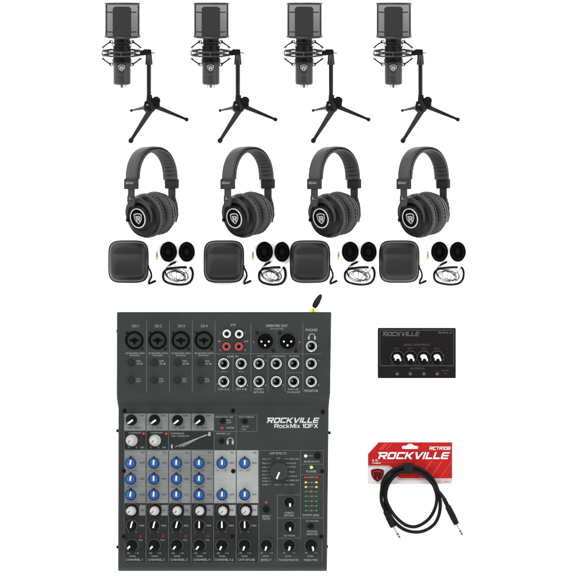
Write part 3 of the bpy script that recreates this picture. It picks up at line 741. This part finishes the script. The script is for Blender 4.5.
for k in range(6):
    text(tx, 'PAN', XS[k] + 17.6, 524.9, 1.8, 4.4, zp); text(tx, 'L', XS[k] + 4.4, 531.0, 1.2, .8, zp); text(tx, 'R', XS[k] + 12, 531.2, 1.2, 1, zp)
    if k < 4: text(tx, 'PEAK', XS[k] + 16.6, 539.4, 1.3, 4.2, zp)
    if k < 5 or True:
        cxk = (XS[k] + XS[k + 1]) / 2 - 1.5
        text(tx, '-00', cxk - 5.4, 552.4, 1.5, 3.4, zp); text(tx, '+10', cxk + 3.2, 552.4, 1.5, 3.8, zp); text(tx, 'LEVEL', cxk - 1, 555.4, 1.5, 6.4, zp)
        s_ = ('CHANNEL 1', 'CHANNEL 2', 'CHANNEL 3', 'CHANNEL 4', 'CHANNEL 5-6', 'CH7-8/USB')[k]
        text(tx, s_, cxk + .6, 558.9, 2.2, (16.4, 16.8, 16.8, 16.8, 18.6, 17)[k], zp)
zq = ZP
text(tx, 'PHANTOM +48V', 224.8, 416.6, 1.5, 18, zq); text(tx, '2TR PLAYBACK', 246.4, 416.6, 1.5, 15.6, zq)
text(tx, 'ON/', 228.6, 419.8, 1.5, 4.6, zq); text(tx, 'OFF', 229, 422.2, 1.5, 5, zq); text(tx, 'PHONES', 230.6, 427.4, 1.8, 7.4, zq)
text(tx, 'TO CH', 245.2, 426.2, 1.6, 6.6, zq); text(tx, '7-8', 243.6, 428.8, 1.5, 4.2, zq); text(tx, 'PHONES / L-R', 223.6, 433.2, 1.6, 14, zq)
tx.arc(230.4, 440.4, 2.9, .7, -100, 100, zink(zq)); tx.rect(226.9, 440.2, 228.8, 444.0, zink(zq)); tx.rect(232.0, 440.2, 233.9, 444.0, zink(zq))
text(tx, 'DSP EFFECTS', 278.3, 452.9, 2.1, 16.4, zq)
for y, s_ in ((458.4, 'SMALL HALL'), (462.8, 'PLATE'), (466.4, 'VOCAL'), (471.4, 'ROOM'), (475.6, 'CHORUS'), (479.8, 'REVERB + DELAY'), (484.2, 'TEST')):
    w_ = min(10, 1.1 * len(s_) + 1); text(tx, s_, 289.4, y, 1.4, w_, zq, left=True); hline_z = zink(zq); tx.rect(285.8 if y not in (458.4, 484.2) else 283.4, y - .15, 288.6, y + .15, hline_z)
for y, s_ in ((458.4, 'HALL 3'), (462.6, 'HALL 2'), (466.8, 'HALL 1'), (470.6, 'ECHO 2'), (474.2, 'ECHO 1'), (477.6, 'STADIUM'), (480.6, 'FLANGER'), (484.0, 'PHASER')):
    text(tx, s_, 262.2, y, 1.3, 5.6, zq, left=True); tx.rect(268.4, y - .12, 271.0, y + .12, zink(zq))
text(tx, 'TAP', 278.3, 457.8, 1.5, 4, zq); text(tx, 'SELECT', 278.0, 484.2, 1.4, 6.4, zq)
text(tx, 'BLUETOOTH', 311.5, 461.1, 1.8, 14.6, zq); text(tx, 'POWER', 311.3, 471.0, 2.3, 10, zq); tx.rect(307.8, 455.2, 313.6, 455.5, zink(zq))
for y, s_ in zip((476.7, 481.8, 486.4, 491.0, 495.6, 500.5, 505.2, 510.0), ('CLIP', '+6', '+3', '0', '-3', '-6', '-10', '-20')):
    text(tx, s_, 311.0, y, 1.5, 3.6 if s_ == 'CLIP' else 2.6, zq); tx.rect(307.6, y - .12, 309.2, y + .12, zink(zq)); tx.rect(312.8, y - .12, 314.4, y + .12, zink(zq))
text(tx, 'OUTPUT LEVEL', 310.8, 514.5, 2.0, 17, zq)
text(tx, 'EFFECT', 266.5, 515.6, 2.0, 8.6, zq); text(tx, 'MUTE', 266.5, 518.2, 2.0, 7, zq)
text(tx, 'STEREO', 289.2, 512.2, 1.9, 9, zq); text(tx, 'RETURN', 289.2, 514.9, 1.9, 9.6, zq); text(tx, 'TO MAIN', 289.2, 535.0, 2.0, 11, zq)
text(tx, 'TO MAIN MIX', 312.0, 520.4, 1.5, 13, zq); text(tx, 'PHONES', 312.2, 530.8, 2.0, 10, zq); text(tx, 'MONITOR', 312.2, 533.6, 1.9, 11, zq)
for x, s_, w_ in ((266.4, 'EFFECT', 10.6), (289.0, 'PHONES/MONITOR', 19.6), (310.9, 'MAIN MIX', 14)):
    text(tx, s_, x, 559.2, 2.0, w_, zq); text(tx, 'LEVEL', x - .5, 555.4, 1.4, 6.4, zq); text(tx, '-00', x - 5, 552.2, 1.4, 3, zq); text(tx, '+10', x + 4.6, 552.2, 1.4, 3.4, zq)
tx.build('lettering', 'ink', mx)
tx = MB(); wordmark(tx, 293.2, 419.9, 52.5, 5.2, ZP); fit(tx, wide('rockMix 10FX'.replace('r', 'r', 1)), 296.2, 425.5, 43.6, 4.1, zink(ZP)); tx.build('wordmark', 'ink_bright', mx)

# combo sockets
for x in (135.0, 158.1, 181.2, 204.2):
    b = MB(); b.lathe((x, 340.1, ZT - .1), (0, 0, 1), [(0, 9.2), (.7, 9.1), (1.0, 8.6), (1.0, 7.4), (.2, 7.1), (-1, 7.0)], 40); o = b.build('combo_socket', 'hole', mx)
    b = MB(); b.lathe((x, 340.1, ZT - .1), (0, 0, 1), [(-.4, 7.1), (.35, 6.7), (.45, 3.2), (.45, .01)], 32); b.build('insert', 'socket', o)
    b = MB(); b.lathe((x, 340.1, ZT + .40), (0, 0, 1), [(0, 2.7), (.12, 2.6), (.12, .01)], 24); b.box(x - 4.8, 339.2, ZT + .3, x + 4.8, 341.2, ZT + .48, 0, .8); b.box(x - .9, 340, ZT + .3, x + .9, 344.6, ZT + .47, 0, .7)
    b.build('slot', 'hole', o)
    b = MB(); b.lathe((x - 7.4, 332.6, ZT), (0, 0, 1), [(0, 1.5), (.4, 1.4), (.6, .8), (.6, .01)], 12); b.lathe((x + 7.8, 348.6, ZT), (0, 0, 1), [(0, 1.4), (.4, 1.3), (.6, .8), (.6, .01)], 12); b.build('fixing_screw', 'black', o)
# push buttons
def button(x, y, r, z, m='chassis_edge', h=1.6):
    b = MB(); b.lathe((x, y, z - .1), (0, 0, 1), [(0, r), (.15, r), (.15, r * .86), (h, r * .80), (h + .2, r * .6), (h + .2, .01)], 24); return b.build('push_button', m, mx)
for x in (131.9, 154.9, 178.0, 200.8):
    button(x, 362.3, 3.3, ZT, 'button', 2.4); button(x, 379.8, 3.3, ZT, 'button', 2.4)
for x, y in ((223, 420.6), (245, 421), (222, 440.6)): button(x, y, 2.7, ZP, 'black', 2)
for x, y, r in ((266.3, 508.8, 3.3), (317.4, 455.3, 3.2), (310.6, 525.2, 3.0)): button(x, y, r, ZP, 'black', 3)
# jack sockets
def jack(x, y, z):
    b = MB(); b.lathe((x, y, z - .1), (0, 0, 1), [(0, 6.0), (.3, 6.0), (.5, 5.7)], 36)
    o = b.build('jack_socket', 'black', mx)
    b = MB(); b.lathe((x, y, z), (0, 0, 1), [(.3, 5.4), (1.5, 5.3), (1.9, 4.7), (1.7, 4.3), (2.4, 4.0), (2.6, 3.7), (2.2, 3.4), (.6, 3.3)], 36, mod=lambda a, u: 1 + (.02 * math.cos(12 * a) if u < 1.6 else 0), caps=False); b.build('nut', 'chrome', o)
    b = MB(); b.lathe((x, y, z + .5), (0, 0, 1), [(0, 3.3), (.2, 3.2), (.2, .01)], 24); b.build('bore', 'hole', o)
    b = MB(); b.box(x - 2.4, y - 1.8, z + .7, x - .6, y + .6, z + 1.1, 0, .5); b.build('contact', 'silver', o)
for x in (224.0, 241.3, 259.0, 276.3, 293.6, 311.2):
    for y in (363.4, 381.2): jack(x, y, ZT)
jack(311.3, 346.1, ZT)
# RCA sockets
for x, y, m in ((227, 333.6, 'rca_white'), (239.3, 334.0, 'rca_white'), (226.7, 346.3, 'rca_red'), (239.0, 346.3, 'rca_red')):
    b = MB(); b.lathe((x, y, z1), (0, 0, 1), [(0, 4.2), (2.4, 4.1), (2.8, 3.7), (2.6, 2.6), (1.6, 2.5)], 28); o = b.build('phono_socket', m, mx)
    b = MB(); b.lathe((x, y, z1), (0, 0, 1), [(1.2, 2.6), (2.2, 2.5), (2.2, 1.5), (1.4, 1.4)], 24); b.build('sleeve', 'chrome', o)
    b = MB(); b.lathe((x, y, z1 + 1.5), (0, 0, 1), [(0, 1.5), (.1, 1.4), (.1, .01)], 20); b.build('bore', 'hole', o)
# XLR outputs
for x in (265.3, 287.6):
    b = MB(); b.lathe((x, 341.1, ZT - .1), (0, 0, 1), [(0, 9.6), (.7, 9.5), (.9, 9.0), (.8, 7.8)], 40, caps=False)
    o = b.build('output_socket', 'socket', mx)
    b = MB(); b.lathe((x, 341.1, ZT + .45), (0, 0, 1), [(0, 7.9), (.12, 7.8), (.12, .01)], 36); b.build('bore', 'hole', o)
    b = MB()
    for px, py in ((-3.7, .2), (3.6, .2), (-.1, 4.0)): b.lathe((x + px, 341.1 + py, ZT + .5), (0, 0, 1), [(0, .95), (1.0, .95), (1.3, .5), (1.3, .01)], 12)
    b.build('pin', 'pointer', o)
    b = MB()
    for px, py in ((-8, -8.4), (8.2, 9.2)): b.lathe((x + px, 341.1 + py, ZT), (0, 0, 1), [(0, 1.9), (.5, 1.7), (.7, 1.1), (.5, .5), (.5, .01)], 14)
    b.build('fixing_screw', 'black', o)
# panel screws
for x, y in ((125, 410.8), (233.2, 410.8), (322.8, 412.0), (124.2, 470.4), (233.4, 470.6), (322.2, 470.8), (124.2, 535.8), (232.6, 535.6), (321.4, 535.8)):
    zz = ZP + (.4 if x < 260 and y > 430 else 0)
    b = MB(); b.lathe((x, y, zz - .1), (0, 0, 1), [(0, 2.3), (.6, 2.2), (1.1, 1.6), (1.1, .8), (.5, .6), (.5, .01)], 18); b.build('screw', 'black_gloss', mx)
# LEDs
def led(x, y, m, r=1.5, w=None, z=ZP):
    b = MB()
    if w: b.box(x - w / 2, y - r, z, x + w / 2, y + r, z + .8, .2, .4)
    else: b.lathe((x, y, z - .1), (0, 0, 1), [(0, r), (.5, r), (.9, r * .7), (1.1, .01)], 16)
    b.build('indicator_light', m, mx)
for x in (144, 166.5): led(x, 433.2, 'led_red', 1.4, z=ZP + .3)
for k in range(4): led((140.8, 163.3, 185.9, 208.2)[k], 535.6, 'led_red_off', 1.5, z=ZP + .3)
led(222.2, 427.4, 'led_red', 1.1, 3.2); led(266.3, 501.8, 'led_red', 1.4)
led(305.6, 455.5, 'led_white', 1.5); led(311.3, 466.8, 'led_lime', 1.6)
for x in (305.8, 316.3):
    led(x, 476.8, 'led_red', .9, 3.6)
    for y in (481.8, 486.4): led(x, y, 'led_yellow', .95, 2.3)
    for y in (491.0, 495.6, 500.5, 505.2, 510.0): led(x, y, 'led_green', .75, 2.0)
# knobs
rings = MB()
def knob(x, y, r, h, m, ang, z, pw=1.3, plen=.62, pm='pointer', lean=1.0, skirt=None, flutes=12, topk=.8, pstart=-.05, prot=True):
    sh = ((x - 232) * .0022 * lean, (y - 430) * .0004 * lean)
    b = MB()
    if skirt: b.lathe((x, y, z - .05), (0, 0, 1), [(0, skirt), (h * .12, skirt * .98), (h * .2, skirt * .9)], 28, shear=sh)
    b.lathe((x, y, z - .05), (0, 0, 1), [(0, r), (h * .15, r), (h * .9, r * (topk + .06)), (h, r * topk * .94), (h, r * .4), (h, .01)], 48, mod=lambda a, u: 1 + (.035 * math.cos(flutes * a) if u < h * .95 else 0), shear=sh)
    o = b.build('knob', m, mx, smooth=40)
    cx, cy = x + sh[0] * h, y + sh[1] * h; a = math.radians(ang); d = Vector((math.sin(a), -math.cos(a))); nn = Vector((-d.y, d.x))
    p0 = Vector((cx, cy)) + d * (r * pstart); p1 = Vector((cx, cy)) + d * (r * plen)
    p = MB(); w = pw / 2
    q = [p0 - nn * w, p1 - nn * w * .9, p1 + nn * w * .9, p0 + nn * w]
    p.prism([(v.x, v.y) for v in q], z + h - .2, z + h + .18, .05)
    e0 = p1; e1_ = Vector((x + sh[0] * h * .3, y + sh[1] * h * .3)) + d * (r * .985)
    if prot:
        vs = []
        for (c_, zz) in ((e0, z + h + .15), (e1_, z + h * .3)):
            vs += [(c_.x - nn.x * w * .9, c_.y - nn.y * w * .9, zz), (c_.x + nn.x * w * .9, c_.y + nn.y * w * .9, zz)]
        vs += [(v[0] + d.x * .12, v[1] + d.y * .12, v[2] + .06) for v in vs]
        p.add(vs, [(0, 1, 3, 2), (4, 5, 7, 6), (0, 1, 5, 4), (2, 3, 7, 6), (0, 2, 6, 4), (1, 3, 7, 5)])
    p.build('pointer', pm, o)
    return o
zg = ZP + .35
for x, y in zip((131.8, 155.0, 177.8, 199.8), (419.6, 419.6, 420, 420)): knob(x, y, 5.3, 6, 'black', 232, zg, 1.7, .8, lean=-1, skirt=5.6)
for x in (132.2, 155.4): knob(x, 440.0, 5.0, 7, 'white_plastic', 215, ZP + .3, .7, .6, pm='ink_line', lean=1.3, skirt=5.9, topk=.72)
def b_knob(x, y):
    o = knob(x, y, 4.8, 6.5, 'blue', 3 if x > 140 else 10, zg, 1.5, .66, lean=.3, flutes=16, pstart=-.32, topk=.66, prot=False)
    b = MB(); b.lathe((x, y, zg - .05), (0, 0, 1), [(0, 5.6), (.4, 5.5), (.6, 5.0)], 32); b.prism([(x - 1.6, y - 5.2), (x + 1.6, y - 5.2), (x + .3, y - 7.0), (x - .3, y - 7.0)], zg - .05, zg + .5); b.build('skirt', 'strip_dark', o)
BX = (131.2, 154.3, 176.8, 199.3, 222.2, 244.8)
for x in BX:
    for y in ((462.6, 478.5, 494.2) if x < 215 else (462.6, 494.2)): b_knob(x, y)
for k, x in enumerate(BX):
    b = MB(); b.lathe((x + 1.4, 509.6, ZP + .25), (0, 0, 1), [(0, 6.3), (.5, 6.2), (.7, 5.6), (.7, .01)], 32); b.build('knob_dial', 'black', mx)
    rings.arc(x + 1.4, 509.6, 6.9, .4, -150, 130, zink(z2))
    knob(x + .8, 510.2, 4.6, 7, 'white_plastic', 225, ZP + .9, .7, .6, pm='ink_line', lean=1.2, topk=.74)
for x in (132.2, 154.5, 177, 199.6, 222.1, 244.7):
    knob(x, 524.8, 4.3, 5.5, 'black_gloss', 0 if x > 180 else 14, ZP + .3, 1.5, .72, lean=.5, pstart=-.55, topk=.72); rings.arc(x, 524.8, 5.6, .5, -140, 140, zink(z2))
for x, a in zip((132.2, 154.5, 177, 199.6, 222.1, 244.7, 266.3, 289.2, 311.2), (225, 222, 218, 215, 205, 200, 195, 190, 165)):
    zz = ZP + .3 if x < 258 else ZP
    knob(x, 544.6, 5.2 if x < 300 else 5.8, 7, 'black_gloss', a, zz, 1.8, .72, lean=.8, topk=.76, pstart=.15); rings.arc(x, 544.8, 6.4 if x < 300 else 7.0, .5, -140, 140, zink(zz + .05))
for y in (501.6, 525.6): knob(289.2, y, 4.7, 6.5, 'black_gloss', 175, ZP, 1.8, .74, lean=.8, topk=.76, pstart=.2); rings.arc(289.3, y + .3, 6.1, .45, -140, 140, zink(ZP))
rings.build('printed_ring', 'ink_line', mx)
b = MB(); b.lathe((278.9, 470.9, ZP - .05), (0, 0, 1), [(0, 9.3), (.6, 9.2), (1.4, 8.8), (7.0, 8.3), (8.2, 7.0), (8.3, .01)], 64, mod=lambda a, u: 1 + (.012 * math.cos(32 * a) if 1 < u < 8 else 0)); o = b.build('selector_knob', 'yoke', mx)
b = MB(); d = Vector((-3.6, 8.6)).normalized(); nn = Vector((-d.y, d.x)); c0 = Vector((279.4, 471.6)); q = [c0 - nn * .75, c0 + d * 9.0 - nn * .75, c0 + d * 9.0 + nn * .75, c0 + nn * .75]
q = [c0 - nn * .75, c0 + d * 7.2 - nn * .75, c0 + d * 7.2 + nn * .75, c0 + nn * .75]
b.prism([(v.x, v.y) for v in q], ZP + 8.0, ZP + 8.6, .05); b.build('pointer', 'pointer', o)
# antenna
b = MB(); b.lathe((313.2, 312.2, 38), (0, -1, 0), [(-1, 3.5), (1.0, 3.5), (1.2, 2.8), (1.8, 2.8), (2.0, 3.6), (3.9, 3.6), (4.1, 1.8), (4.8, 1.5)], 20, mod=lambda a, u: 1 + .03 * math.cos(6 * a)); an = b.build('antenna', 'gold', mx)
b = MB(); P0 = Vector((313.6, 307.6, 38)); P1 = Vector((321.2, 294.2, 38)); N = 14
b.tube([P0.lerp(P1, -.04 + 1.04 * i / N) for i in range(N + 1)], [.5, 2.0, 2.6, 2.95, 3.05, 3.1, 3.1, 3.05, 2.95, 2.8, 2.6, 2.4, 2.1, 1.6, .4], 20); b.build('rubber_whip', 'chassis_edge', an)
settle(mx)

# ================================================================== headphone amplifier
am = thing('headphone_amplifier', 'small black four channel headphone amplifier box with white glints on its knobs', 'headphone amplifier', 416.6, 353)
ZA = 22
b = MB(); b.box(377.6, 327.8, 2, 455.6, 378.1, ZA, .7, .9); bd = b.build('housing', 'amp', am)
for x, y in ((384, 334), (449, 334), (384, 372), (449, 372)):
    b = MB(); b.lathe((x, y, 0), (0, 0, 1), [(0, 3), (2.2, 3.2)], 16); b.build('rubber_foot', 'rubber', am)
b = MB()
def bline(x0, y0, x1, y1, w=.5):
    if x0 == x1: b.rect(x0 - w / 2, y0, x0 + w / 2, y1, zink(ZA))
    else: b.rect(x0, y0 - w / 2, x1, y0 + w / 2, zink(ZA))
bline(379.8, 330.0, 453.4, 330.0); bline(379.8, 330, 379.8, 365.6, .4); bline(453.4, 330, 453.4, 365.6, .4); bline(379.8, 365.6, 453.4, 365.6)
KX = (397.0, 410.1, 423.6, 436.9)
for k, x in enumerate(KX):
    b.arc(x, 357.3, 6.6, .55, -140, 140, zink(ZA)); text(b, f'PHO {k + 1}', x, 348.4, 1.6, 5.2, ZA)
    text(b, 'MIN', x - 4.6, 363.8, 1.1, 3.0, ZA); text(b, 'MAX', x + 4.4, 363.8, 1.1, 3.2, ZA)
text(b, 'LEVEL CONTROLS', 416.4, 344.6, 1.9, 25.5, ZA); text(b, 'OUTPUTS', 417.0, 368.4, 1.8, 14, ZA); fit(b, wide('rHPA-4'), 444.8, 332.6, 13.4, 2.1, zink(ZA)); text(b, 'POWER', 445.0, 370.3, 1.3, 6.6, ZA)
b.build('lettering', 'amp_ink', am)
b = MB(); wordmark(b, 401.0, 333.9, 37, 4.4, ZA); b.build('wordmark', 'ink_line', am)
CAP_GLINT = [(-3.4, 1.2), (-2.7, 2.3), (-1.4, 2.9), (.6, 3.0), (2.2, 2.3), (3.2, 1.0), (3.3, -.4), (4.2, -1.7), (4.3, -2.8), (3.6, -3.9), (2.6, -3.6), (3.0, -2.5), (2.0, -1.6), (.8, -1.0), (-.4, -1.4), (-1.2, -3.2), (-2.2, -3.0), (-1.9, -1.2), (-3.1, -.1)]  # glint on the knob top, built as a raised white shape
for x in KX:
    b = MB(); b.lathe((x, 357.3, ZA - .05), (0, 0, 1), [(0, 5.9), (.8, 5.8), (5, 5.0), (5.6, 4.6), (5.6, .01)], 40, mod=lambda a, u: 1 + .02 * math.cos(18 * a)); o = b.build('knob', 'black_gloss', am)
    b = MB(); b.prism([(x - .2 + p[0], 357.2 - p[1]) for p in CAP_GLINT], ZA + 5.5, ZA + 6.0, 0); b.build('cap_glint', 'pointer', o)
for x in KX:
    b = MB(); b.lathe((x, 373.4, ZA - .05), (0, 0, 1), [(0, 2.4), (.5, 2.3), (.8, 1.9), (.4, 1.2)], 20); o = b.build('output_jack', 'socket', am)
    b = MB(); b.lathe((x, 373.8, ZA + .5), (0, 0, 1), [(0, 1.2), (.4, 1.1), (.4, .5)], 16); b.build('contact', 'silver', o)
b = MB(); b.box(443.9, 372.6, ZA, 446.5, 373.9, ZA + .6, .1, .5); b.build('indicator_light', 'led_red_off', am)
settle(am)

# ================================================================== hang card
cd = thing('hang_card', 'red and white packaging card with a hanging slot, lying under the looped cable', 'packaging card', 410, 462)
H = [(367.6, 484.2), (367.6, 453.8), (378.4, 441.9), (452.6, 441.9), (452.6, 484.2)]
slot = [(402, 446.6), (403, 446), (406, 446), (407.4, 445.0), (408.6, 443.9), (411.8, 443.9), (413.0, 445.0), (414.4, 446), (417, 446), (418, 446.6), (418, 448.2), (417, 448.8), (403, 448.8), (402, 448.2)]
def flat(polys, z, name, m, parent, ex=0.0):
    vs, fs = outline([[(x, -y) for x, y in p] for p in polys], ex); b = MB(); b.add([(v[0], -v[1], z + v[2]) for v in vs], fs); return b.build(name, m, parent)
card = flat([H, slot[::-1]], .5, 'card', 'card_white', cd, .35)
red = [(368.2, 465.6), (368.2, 454.0), (378.7, 442.4), (452.0, 442.4), (452.0, 478.4), (401.5, 478.4), (398.6, 477.6), (396.4, 475.0), (393.4, 469.4), (391.2, 466.6), (388.2, 465.6)]
flat([red, slot[::-1]], 1.0, 'red_print', 'card_red', cd)
b = MB()
for x0, w_ in ((420, 3), (431, 2), (441, 1.4)):
    b.poly([(x0 + 10, 461), (x0 + 10 + w_, 461), (x0 + w_ - 1.5, 478.2), (x0 - 1.5, 478.2)], zink(1.0))
b.poly([(384, 443), (389, 443), (383, 450), (378, 450)], zink(1.0)); b.poly([(391, 443), (393, 443), (387, 450), (385, 450)], zink(1.0))
b.poly([(379, 462), (405, 462), (404.4, 462.6), (379, 462.6)], zink(1.0)); b.rect(399, 450.2, 451, 450.5, zink(1.0))
b.build('print_accent', 'card_red_light', cd)
b = MB(); pp = [(368.4, 466.6), (388.0, 466.6), (390.6, 467.6), (392.8, 470.4), (395.6, 475.8), (398.0, 478.8), (401.4, 479.8), (451.8, 479.8)]
for p_, q_ in zip(pp, pp[1:]): seg(b, p_[0], p_[1], q_[0], q_[1], .6, 1.0)
b.build('grey_line', 'ink', cd)
b = MB(); emblem(b, 377.4, 475.0, 13.0, 13.4, 1.0, solid=True); eb = b.build('emblem', 'card_red', cd)
b = MB()
for vf, k in ((SH_RING, .98),):
    zz = zink(1.35); b.add([(377.4 + v[0] * 13 * k, 475.0 - v[1] * 12.4 * k, zz) for v in vf[0]], vf[1])
mark_r(b, 377.4, 475.0, 12.6, 12.4, 1.35); b.build('emblem_mark', 'shield_dark', eb)
b = MB(); wordmark(b, 413.9, 455.6, 72, 6.9, 1.2); fit(b, wide('rCTr106', .25), 440.0, 448.2, 21.5, 3.2, zink(1.2)); text(b, '6 ft.', 375.4, 460.3, 1.9, 6.4, 1.2); text(b, 'CABLE', 376.4, 463.0, 1.5, 8.6, 1.2)
b.build('wordmark', 'pointer', cd)
b = MB(); text(b, 'TRS CABLE', 443.6, 481.9, 1.5, 13.6, 1.0); b.build('red_lettering', 'card_red', cd)
settle(cd)

# ================================================================== looped instrument cable
ic = thing('instrument_cable', 'looped black cable with two silver jack plugs, tied over the red card', 'cable', 410, 500)
r = 1.75
outer = [(383.4, 507.0, 4), (381.2, 500, 4), (381.4, 490, 4), (383.4, 480.5, 5), (389.2, 472.6, 5.6), (397.6, 468.0, 6), (408.3, 466.2, 6), (420, 468.8, 6), (430.0, 476.0, 5.5), (436.4, 486.0, 4), (439.8, 498, 3.2), (439.6, 512, 3), (434.8, 523.4, 3), (425, 530.4, 3), (414, 532.0, 3),
         (403, 528.8, 3), (393.6, 520.6, 3), (387.4, 509.6, 3), (384.6, 497, 3), (385.2, 486.0, 3.2), (389.6, 477.4, 4), (398.2, 470.6, 4.4), (408.4, 468.4, 4.4), (418.6, 470.6, 4.4), (427.2, 476.4, 4), (433.2, 485, 4), (436.6, 496, 4.4), (435.0, 508, 4.4), (428.0, 519.6, 3), (416, 526.4, 3), (404.6, 524.2, 3), (393.6, 514.2, 5.8), (386.4, 500.6, 5.8),
         (386.6, 489, 5.8), (391.2, 479.4, 6), (399.6, 472.6, 7), (408.6, 470.6, 7), (418.4, 472.2, 7), (427.6, 478.2, 7), (434.8, 486.8, 6.2), (439.6, 492.6, 5.6), (443.2, 497.0, 4.4), (444.4, 499.2, 4)]
b = MB(); b.tube(catmull(outer, 8), r, 12); b.build('lead', 'rubber', ic)
def plug(p0, p1, p2, mark):
    A, B, D = Vector(p0), Vector(p1), Vector(p2); d = (B - A).normalized(); L = (B - A).length
    b = MB(); b.lathe(A, d, [(-2, 1.7)] + [(L * .28 * i / 10, 2.5 if i % 2 else 1.9) for i in range(11)], 16); b.lathe(A + d * L * .28, d, [(0, 2.5), (1, 3.1), (L * .45, 3.3), (L * .71, 2.9), (L * .72, 2.2)], 20)
    o = b.build('plug', 'rubber', ic)
    d2 = (D - B).normalized(); T = (D - B).length
    b = MB(); b.lathe(B, d2, [(-.4, 2.0), (.6, 2.0), (.8, 1.35), (T * .52, 1.35)], 16); b.lathe(B, d2, [(T * .60, 1.35), (T * .72, 1.35)], 16); b.lathe(B, d2, [(T * .80, 1.1), (T * .88, 1.5), (T, .3)], 16); b.build('contact', 'silver', o)
    b = MB(); b.lathe(B, d2, [(T * .52, 1.36), (T * .60, 1.36)], 16); b.lathe(B, d2, [(T * .72, 1.36), (T * .80, 1.15)], 16); b.build('insulator', 'rubber', o)
plug((382.4, 503.8, 4), (393.2, 527.0, 4), (400.9, 539.4, 2.6), 'L')
plug((444.0, 498.6, 4), (456.6, 524.2, 4), (463.2, 536.4, 2.6), 'R')
b = MB()
n = 12; vs = []; fs = []
for i in range(n + 1):
    a = PI * i / n; y = 468.2 - 5.4 * math.cos(a) * 1.0; z = 1.9 + 7.4 * math.sin(a) ** .6
    for x in (403.8, 404.4, 412.4, 413.0): vs.append((x + .12 * (y - 468), y, z - (.3 if x in (403.8, 413.0) else 0)))
for i in range(n):
    for k in range(3): fs.append((i * 4 + k, i * 4 + k + 1, i * 4 + k + 5, i * 4 + k + 4))
m_ = len(vs); inner = [(x, 468.2 + (y - 468.2) * .9, z - .7) for x, y, z in vs]
vs += inner; fs += [tuple(q + m_ for q in f) for f in fs]
for i in range(n):
    for k in (0, 3): fs.append((i * 4 + k, i * 4 + 4 + k, i * 4 + 4 + k + m_, i * 4 + k + m_))
b.add(vs, fs); b.build('cable_tie', 'fabric', ic, smooth=50)
settle(ic); ic.location.z += .00125

# ================================================================== light
w = bpy.data.worlds.new('World'); sc.world = w; w.use_nodes = True; nt = w.node_tree; bg = nt.nodes['Background']
tc = nt.nodes.new('ShaderNodeTexCoord'); sp = nt.nodes.new('ShaderNodeSeparateXYZ'); cr = nt.nodes.new('ShaderNodeValToRGB')
nt.links.new(tc.outputs['Generated'], sp.inputs[0]); nt.links.new(sp.outputs['Z'], cr.inputs[0]); nt.links.new(cr.outputs[0], bg.inputs['Color'])
cr.color_ramp.elements[0].position = .60; cr.color_ramp.elements[0].color = (1, 1, 1, 1)
cr.color_ramp.elements[1].position = .93; cr.color_ramp.elements[1].color = (.05, .05, .05, 1)
bg.inputs['Strength'].default_value = 4.8
def area(name, loc, size, power, size_y=None):
    l = bpy.data.lights.new(name, 'AREA'); l.energy = power; l.size = size; l.shape = 'RECTANGLE'; l.size_y = size_y or size
    o = bpy.data.objects.new(name, l); col.objects.link(o); o.location = loc
    o.rotation_euler = (Vector((0, 0, 0)) - Vector(loc)).to_track_quat('-Z', 'Y').to_euler(); return o
area('added_key_top', (-.8, 2.0, 2.2), 1.8, 80)  # unseen lamp added for highlights from the upper left
area('added_rim_side', (2.0, -.3, 1.6), 1.4, 26)  # added rim light from the right, no visible source
area('added_fill_front', (-.3, -2.2, 1.5), 1.4, 45)  # unseen lamp added to catch the lower case corners
area('added_highlight_strip', (-1.5, 1.1, 2.3), .18, 34, .8)  # pair of unseen narrow lamps, added for crisp highlights
area('added_highlight_strip', (1.7, .9, 2.2), .16, 26, .8)

# ================================================================== camera
cam = bpy.data.cameras.new('camera'); co = bpy.data.objects.new('camera', cam); col.objects.link(co)
co.location = (0, 0, 17); cam.sensor_width = 36; cam.lens = 36 * 17 / (576 * S); cam.clip_start = .1; cam.clip_end = 100
sc.camera = co
sc.render.engine = 'CYCLES'; sc.cycles.max_bounces = 6; sc.cycles.transparent_max_bounces = 12
sc.view_settings.view_transform = 'Standard'; sc.view_settings.look = 'None'; sc.view_settings.exposure = 0; sc.view_settings.gamma = 1
for o in bpy.data.objects:
    if '_o' in o: del o['_o']
